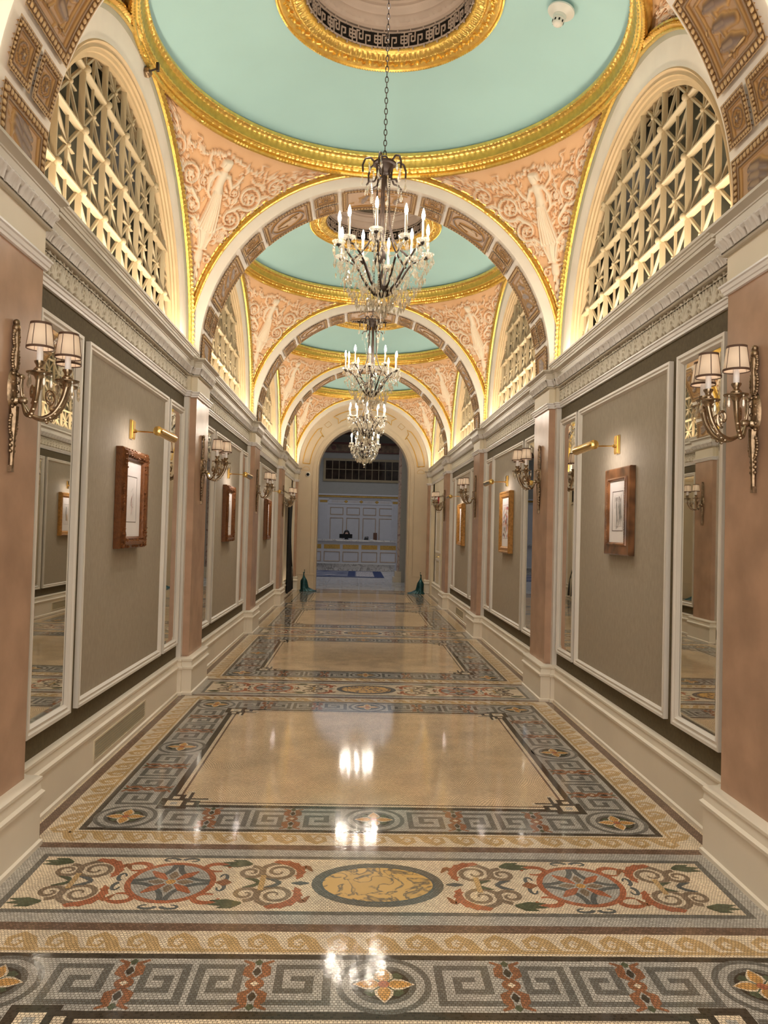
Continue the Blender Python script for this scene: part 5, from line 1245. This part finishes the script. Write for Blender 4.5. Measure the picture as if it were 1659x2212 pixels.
# reception desk ----------------------------------------------------
D0, D1, DY = -3.4, 1.41, 30.5
ds = empty('reception_desk', (0, DY, 0)); tag(ds, 'white panelled reception desk with gold bands and marble top', 'desk')
m = MB(); m.box(D0, D1, 0, .75, .28, 1.17); m.build('body', M['lobbyw'], ds, smooth=False)
m = MB(); m.box(D0, D1 - .02, .08, .7, 0, .28); m.build('marble_base', M['dmarble'], ds, smooth=False)
m = MB(); m.box(D0, D1 + .01, -.03, .05, .275, .305); m.build('ledge', M['plastic'], ds, smooth=False)
m = MB(); m.box(D0, D1 + .07, -.12, .8, 1.17, 1.235); m.build('marble_top', M['dmarble'], ds, smooth=False)
for k in range(-3, 4):
    x0 = -.68 + .74 * k + .0; x1 = x0 + .63
    if x0 < D0 or x1 > D1 + .02: continue
    m = MB(); m.box(x0, x1, -.008, 0, .86, 1.03); m.build('gold_band_panel', M['bgold'], ds, smooth=False)
    m = MB(); fr = lambda i, d_: [(x0 + i, -d_, .36 + i), (x1 - i, -d_, .36 + i), (x1 - i, -d_, .76 - i), (x0 + i, -d_, .76 - i)]
    m.grid([fr(0, 0), fr(0, .018), fr(.015, .022), fr(.03, .006)], cv=True); m.build('panel_moulding', bpy.data.materials['panel_gilt'], ds)
mo = empty('computer_monitor', (-.575, 30.95, 1.235)); tag(mo, 'black computer monitor seen from behind on the reception desk', 'monitor')
m = MB(); m.box(-.26, .26, -.02, .02, .05, .215); m.build('screen_housing', M['blackp'], mo, smooth=False)
m = MB(); m.box(-.03, .03, -.01, .03, .008, .06); m.box(-.10, .10, -.07, .09, 0, .010); m.build('stand', M['blackp'], mo, smooth=False)
ph = empty('card_terminal', (.24, 30.72, 1.235)); tag(ph, 'small black card terminal standing on the reception desk', 'card terminal')
m = MB(); m.add([(-.09, -.06, 0), (.09, -.06, 0), (.09, .08, 0), (-.09, .08, 0), (-.05, .02, .13), (.09, .02, .14), (.09, .06, .14), (-.05, .06, .13)], [(0, 3, 2, 1), (4, 5, 6, 7), (0, 1, 5, 4), (1, 2, 6, 5), (2, 3, 7, 6), (3, 0, 4, 7)]); m.build('casing', M['blackp'], ph, smooth=False)
m = MB(); m.add([(-.03, -.022, .075), (.07, -.022, .078), (.07, .012, .128), (-.03, .012, .122)], [(0, 1, 2, 3)]); m.build('screen', M['glassd'], ph, smooth=False)
m = MB(); m.add([(-.1, -.06, 0), (.08, -.08, 0), (.1, .05, .0), (-.08, .06, 0), (-.1, -.06, .006), (.08, -.08, .012), (.1, .05, .008), (-.08, .06, .03)], [(0, 3, 2, 1), (4, 5, 6, 7), (0, 1, 5, 4), (1, 2, 6, 5), (2, 3, 7, 6), (3, 0, 4, 7)])
o = m.build('paper_sheet', M['plastic'], smooth=False); o.location = (.50, 30.6, 1.2355); tag(o, 'white paper lying on the reception desk beside the terminal', 'paper')
m = MB(); m.box(-.08, .08, -.02, .0, 0, 1.52); m.box(-.07, .07, -.026, -.02, .05, 1.48); o = m.build('brown_panel', mat('brown_leather', (.14, .055, .03), .5), smooth=False); o.location = (.66, LY - .05, 0); tag(o, 'narrow brown upright panel on the wall behind the reception desk', 'panel')
# lobby rug
m = MB(); m.box(-3.2, .84, 26.4, 30.3, .001, .012, 0)
m.add([(-3.1, 26.55, .0125), (.52, 26.55, .0125), (.52, 30.15, .0125), (-3.1, 30.15, .0125)], [(0, 1, 2, 3)], 1); m.add([(-.12, 26.7, .013), (.50, 26.7, .013), (.50, 30.0, .013), (-.12, 30.0, .013)], [(0, 1, 2, 3)], 2)
m.add([(-.42, 26.7, .013), (-.16, 26.7, .013), (-.16, 30.0, .013), (-.42, 30.0, .013)], [(0, 1, 2, 3)], 0)
for k in range(12):
    x, y = random.uniform(-3, -.5), random.uniform(26.9, 29.8); m.add([(x - .25, y, .0132), (x, y - .25, .0132), (x + .3, y + .05, .0132), (x + .05, y + .3, .0132)], [(0, 1, 2, 3)], random.choice((0, 2)))
tag(m.build('rug', [M['rugb'], M['rug'], M['rugp']], smooth=False), 'blue bordered grey patterned rug on the lobby floor', 'rug')
# receptionist seated behind the desk
pr = empty('person', (-.56, 32.02, 0)); tag(pr, 'dark haired person in dark clothes seated behind the reception monitor', 'person')
def skin_body():
    J = dict(pelvis=(0, 0, .66, .13), waist=(0, 0, .82, .115), chest=(0, -.01, 1.02, .135), upper=(0, 0, 1.17, .11), neck=(0, -.01, 1.29, .05), head0=(0, -.02, 1.37, .062), head1=(0, -.03, 1.45, .082), head2=(0, -.02, 1.525, .07),
             shl=(-.17, 0, 1.16, .055), ell=(-.23, -.08, .95, .042), wrl=(-.14, -.33, .96, .028), hal=(-.12, -.42, .965, .03), shr=(.17, 0, 1.16, .055), elr=(.23, -.08, .95, .042), wrr=(.14, -.33, .96, .028), har=(.12, -.42, .965, .03),
             hl=(-.10, -.05, .63, .085), kl=(-.13, -.48, .60, .062), al=(-.13, -.42, .14, .042), tl=(-.13, -.58, .08, .035), hr=(.10, -.05, .63, .085), kr=(.13, -.48, .60, .062), ar=(.13, -.42, .14, .042), tr=(.13, -.58, .08, .035))
    E_ = 'pelvis-waist waist-chest chest-upper upper-neck neck-head0 head0-head1 head1-head2 upper-shl shl-ell ell-wrl wrl-hal upper-shr shr-elr elr-wrr wrr-har pelvis-hl hl-kl kl-al al-tl pelvis-hr hr-kr kr-ar ar-tr'.split()
    ks = list(J); me = bpy.data.meshes.new('body'); me.from_pydata([J[k][:3] for k in ks], [tuple(ks.index(q) for q in e.split('-')) for e in E_], [])
    o = link('body', me); sm = o.modifiers.new('skin', 'SKIN'); o.modifiers.new('sub', 'SUBSURF').levels = 2
    for k, v in zip(ks, me.skin_vertices[0].data): v.radius = (J[k][3], J[k][3] * .9); v.use_root = k == 'pelvis'
    dg = bpy.context.evaluated_depsgraph_get(); m2 = bpy.data.meshes.new_from_object(o.evaluated_get(dg)); bpy.data.objects.remove(o)
    m2.materials.clear(); m2.materials.append(M['suit']); m2.materials.append(M['skin'])
    for p in m2.polygons: p.material_index = 1 if (p.center.z > 1.27 or p.center.y < -.36 and p.center.z > .88) else 0; p.use_smooth = True
    return link('body', m2, pr)
bd = skin_body()
h = MB(); h.ball((0, .0, 1.50), .112, 14, sz=1.05); h.v = [(x, y if y > -.02 else -.02 + (y + .02) * .45, z) for x, y, z in h.v]
for s_ in (-1, 1): h.tube([(s_ * .085, -.01, 1.50), (s_ * .108, -.005, 1.42), (s_ * .105, .0, 1.34), (s_ * .085, .01, 1.28)], [.035, .045, .045, .02], 8)
h.build('hair', M['hair'], pr)
f = MB(); f.lathe([(.011, 0), (.013, -.012), (.001, -.028)], 8, (0, -.108, 1.44), ax=1); f.build('nose', M['skin'], pr)
for s_ in (-1, 1): e_ = MB(); e_.ball((s_ * .03, -.102, 1.462), .009, 6); e_.build('eye', M['blackink'], pr)
mo_ = MB(); mo_.tube([(-.022, -.098, 1.405), (0, -.104, 1.403), (.022, -.098, 1.405)], .005, 6); mo_.build('mouth', M['red'], pr)
ch = empty('office_chair', (-.56, 32.06, 0)); tag(ch, 'dark office chair under the person behind the reception desk', 'chair')
m = MB(); m.box(-.23, .23, -.24, .2, .46, .54); m.build('seat', M['blackp'], ch, smooth=False); m = MB(); m.box(-.21, .21, .2, .24, .6, 1.05); m.build('backrest', M['blackp'], ch, smooth=False)
m = MB(); m.tube([(0, 0, .08), (0, 0, .46)], .025, 10); m.tube([(0, .22, .54), (0, .23, .7)], .02, 6); m.build('column', M['blackp'], ch)
m = MB()
for k in range(5): a = k * 2 * pi / 5; m.tube([(0, 0, .09), (.27 * cos(a), .27 * sin(a), .05)], .018, 6); m.ball((.27 * cos(a), .27 * sin(a), .027), .026, 6)
m.build('base', M['blackp'], ch)
# lobby downlights
for k, (x, y) in enumerate(((.95, 27.0), (-.9, 25.0), (1.6, 30.6), (-1.6, 29.0))):
    o = empty('downlight', (x, y, 5.74 if False else 5.655)); tag(o, 'round recessed downlight in the dark lobby ceiling seen through the arch', 'downlight', 'downlights in the lobby ceiling')
    m = MB(); m.lathe([(.085, .012), (.085, 0), (.06, -.002), (.055, .008)], 20); m.build('trim_ring', M['plastic'], o); m = MB(); m.lathe([(.055, .008), (.001, .008)], 20); m.build('lens', M['led'], o)

# ================================================================== LIGHT
def area(loc, target, sx, sy, power, col, name='cove_light'):
    l = bpy.data.lights.new(name, 'AREA'); l.shape = 'RECTANGLE'; l.size = sx; l.size_y = sy; l.energy = power; l.color = col
    o = bpy.data.objects.new(name, l); COL.objects.link(o); o.location = loc
    from mathutils import Vector
    d = Vector(target) - Vector(loc); o.rotation_euler = d.to_track_quat('-Z', 'Y').to_euler(); return o
def point(loc, power, col, rad=.02, name='lamp'):
    l = bpy.data.lights.new(name, 'POINT'); l.energy = power; l.color = col; l.shadow_soft_size = rad
    o = bpy.data.objects.new(name, l); COL.objects.link(o); o.location = loc; return o
WARM = (1., .81, .58); SOFT = (1., .86, .70)
for k in range(5):
    yc = BAY[k]
    for s in (-1, 1):
        o = area((s * 1.775, yc, 3.262), (s * 1.93, yc, 4.3), .04, 3.3, 19, WARM)
        from mathutils import Matrix, Vector
        d = Vector((s * .5, 0, 1)).normalized(); y_ = Vector((0, 1, 0)); z_ = -d; x_ = y_.cross(z_)
        o.rotation_euler = Matrix((x_, y_, z_)).transposed().to_euler()
for k in range(5):
    l = bpy.data.lights.new('floor_fill_spot', 'SPOT'); l.energy = 150; l.color = (1, .90, .78); l.spot_size = radians(72); l.spot_blend = .8; l.shadow_soft_size = .22  # added unseen fill in each drum, brightens the floor and lower walls
    o = bpy.data.objects.new('floor_fill_spot', l); COL.objects.link(o); o.location = (0, BAY[k], 5.92)
for o in SCON:
    for ex, ey in [(.185, -.155), (.240, .02), (.185, .175)]:
        sgn = 1 if o.location.x < 0 else -1
        point((o.location.x + sgn * ex, o.location.y + sgn * ey, CZ + .206), 5.0, (1, .90, .83), .012)
for o in PL:
    sgn = 1 if o.location.x < 0 else -1
    area((o.location.x + sgn * .245, o.location.y, 2.255), (o.location.x + sgn * .02, o.location.y, 1.95), .38, .02, 1.15, (1, .88, .80), 'picture_lamp')
area((0, 27.5, 5.6), (0, 27.5, 0), 6, 8, 66, (.92, .93, 1.0), 'lobby_light')
w = bpy.data.worlds.new('world'); SC.world = w; w.use_nodes = True; w.node_tree.nodes['Background'].inputs[0].default_value = (1, .88, .74, 1); w.node_tree.nodes['Background'].inputs[1].default_value = 1.7

# ================================================================== CAMERA
from mathutils import Matrix
f_px, pitch, yaw, roll = 1661., .0251, .0346, .0262
cam = bpy.data.cameras.new('camera'); co = bpy.data.objects.new('camera', cam); COL.objects.link(co); SC.camera = co
cy_, sy_, cp_, sp_ = cos(yaw), sin(yaw), cos(pitch), sin(pitch)
fw = np.array((sy_ * cp_, cy_ * cp_, sp_)); rt = np.array((cy_, -sy_, 0)); up = np.cross(rt, fw)
r2 = cos(roll) * rt + sin(roll) * up; u2 = -sin(roll) * rt + cos(roll) * up
co.matrix_world = Matrix(((r2[0], u2[0], -fw[0], -.1377), (r2[1], u2[1], -fw[1], 0), (r2[2], u2[2], -fw[2], 1.6), (0, 0, 0, 1)))
cam.sensor_fit = 'VERTICAL'; cam.sensor_height = 36; cam.lens = 36 * f_px / 2212; cam.clip_start = .05
SC.view_settings.view_transform = 'Standard'; SC.view_settings.look = 'None'; SC.view_settings.exposure = .88; SC.view_settings.gamma = 1.04
SC.cycles.use_denoising = True; SC.cycles.max_bounces = 10; SC.cycles.diffuse_bounces = 5; SC.cycles.glossy_bounces = 5; SC.cycles.transmission_bounces = 6; SC.cycles.sample_clamp_indirect = 6
SC.cycles.use_adaptive_sampling = True; SC.cycles.adaptive_threshold = .03; SC.cycles.caustics_reflective = False; SC.cycles.caustics_refractive = False
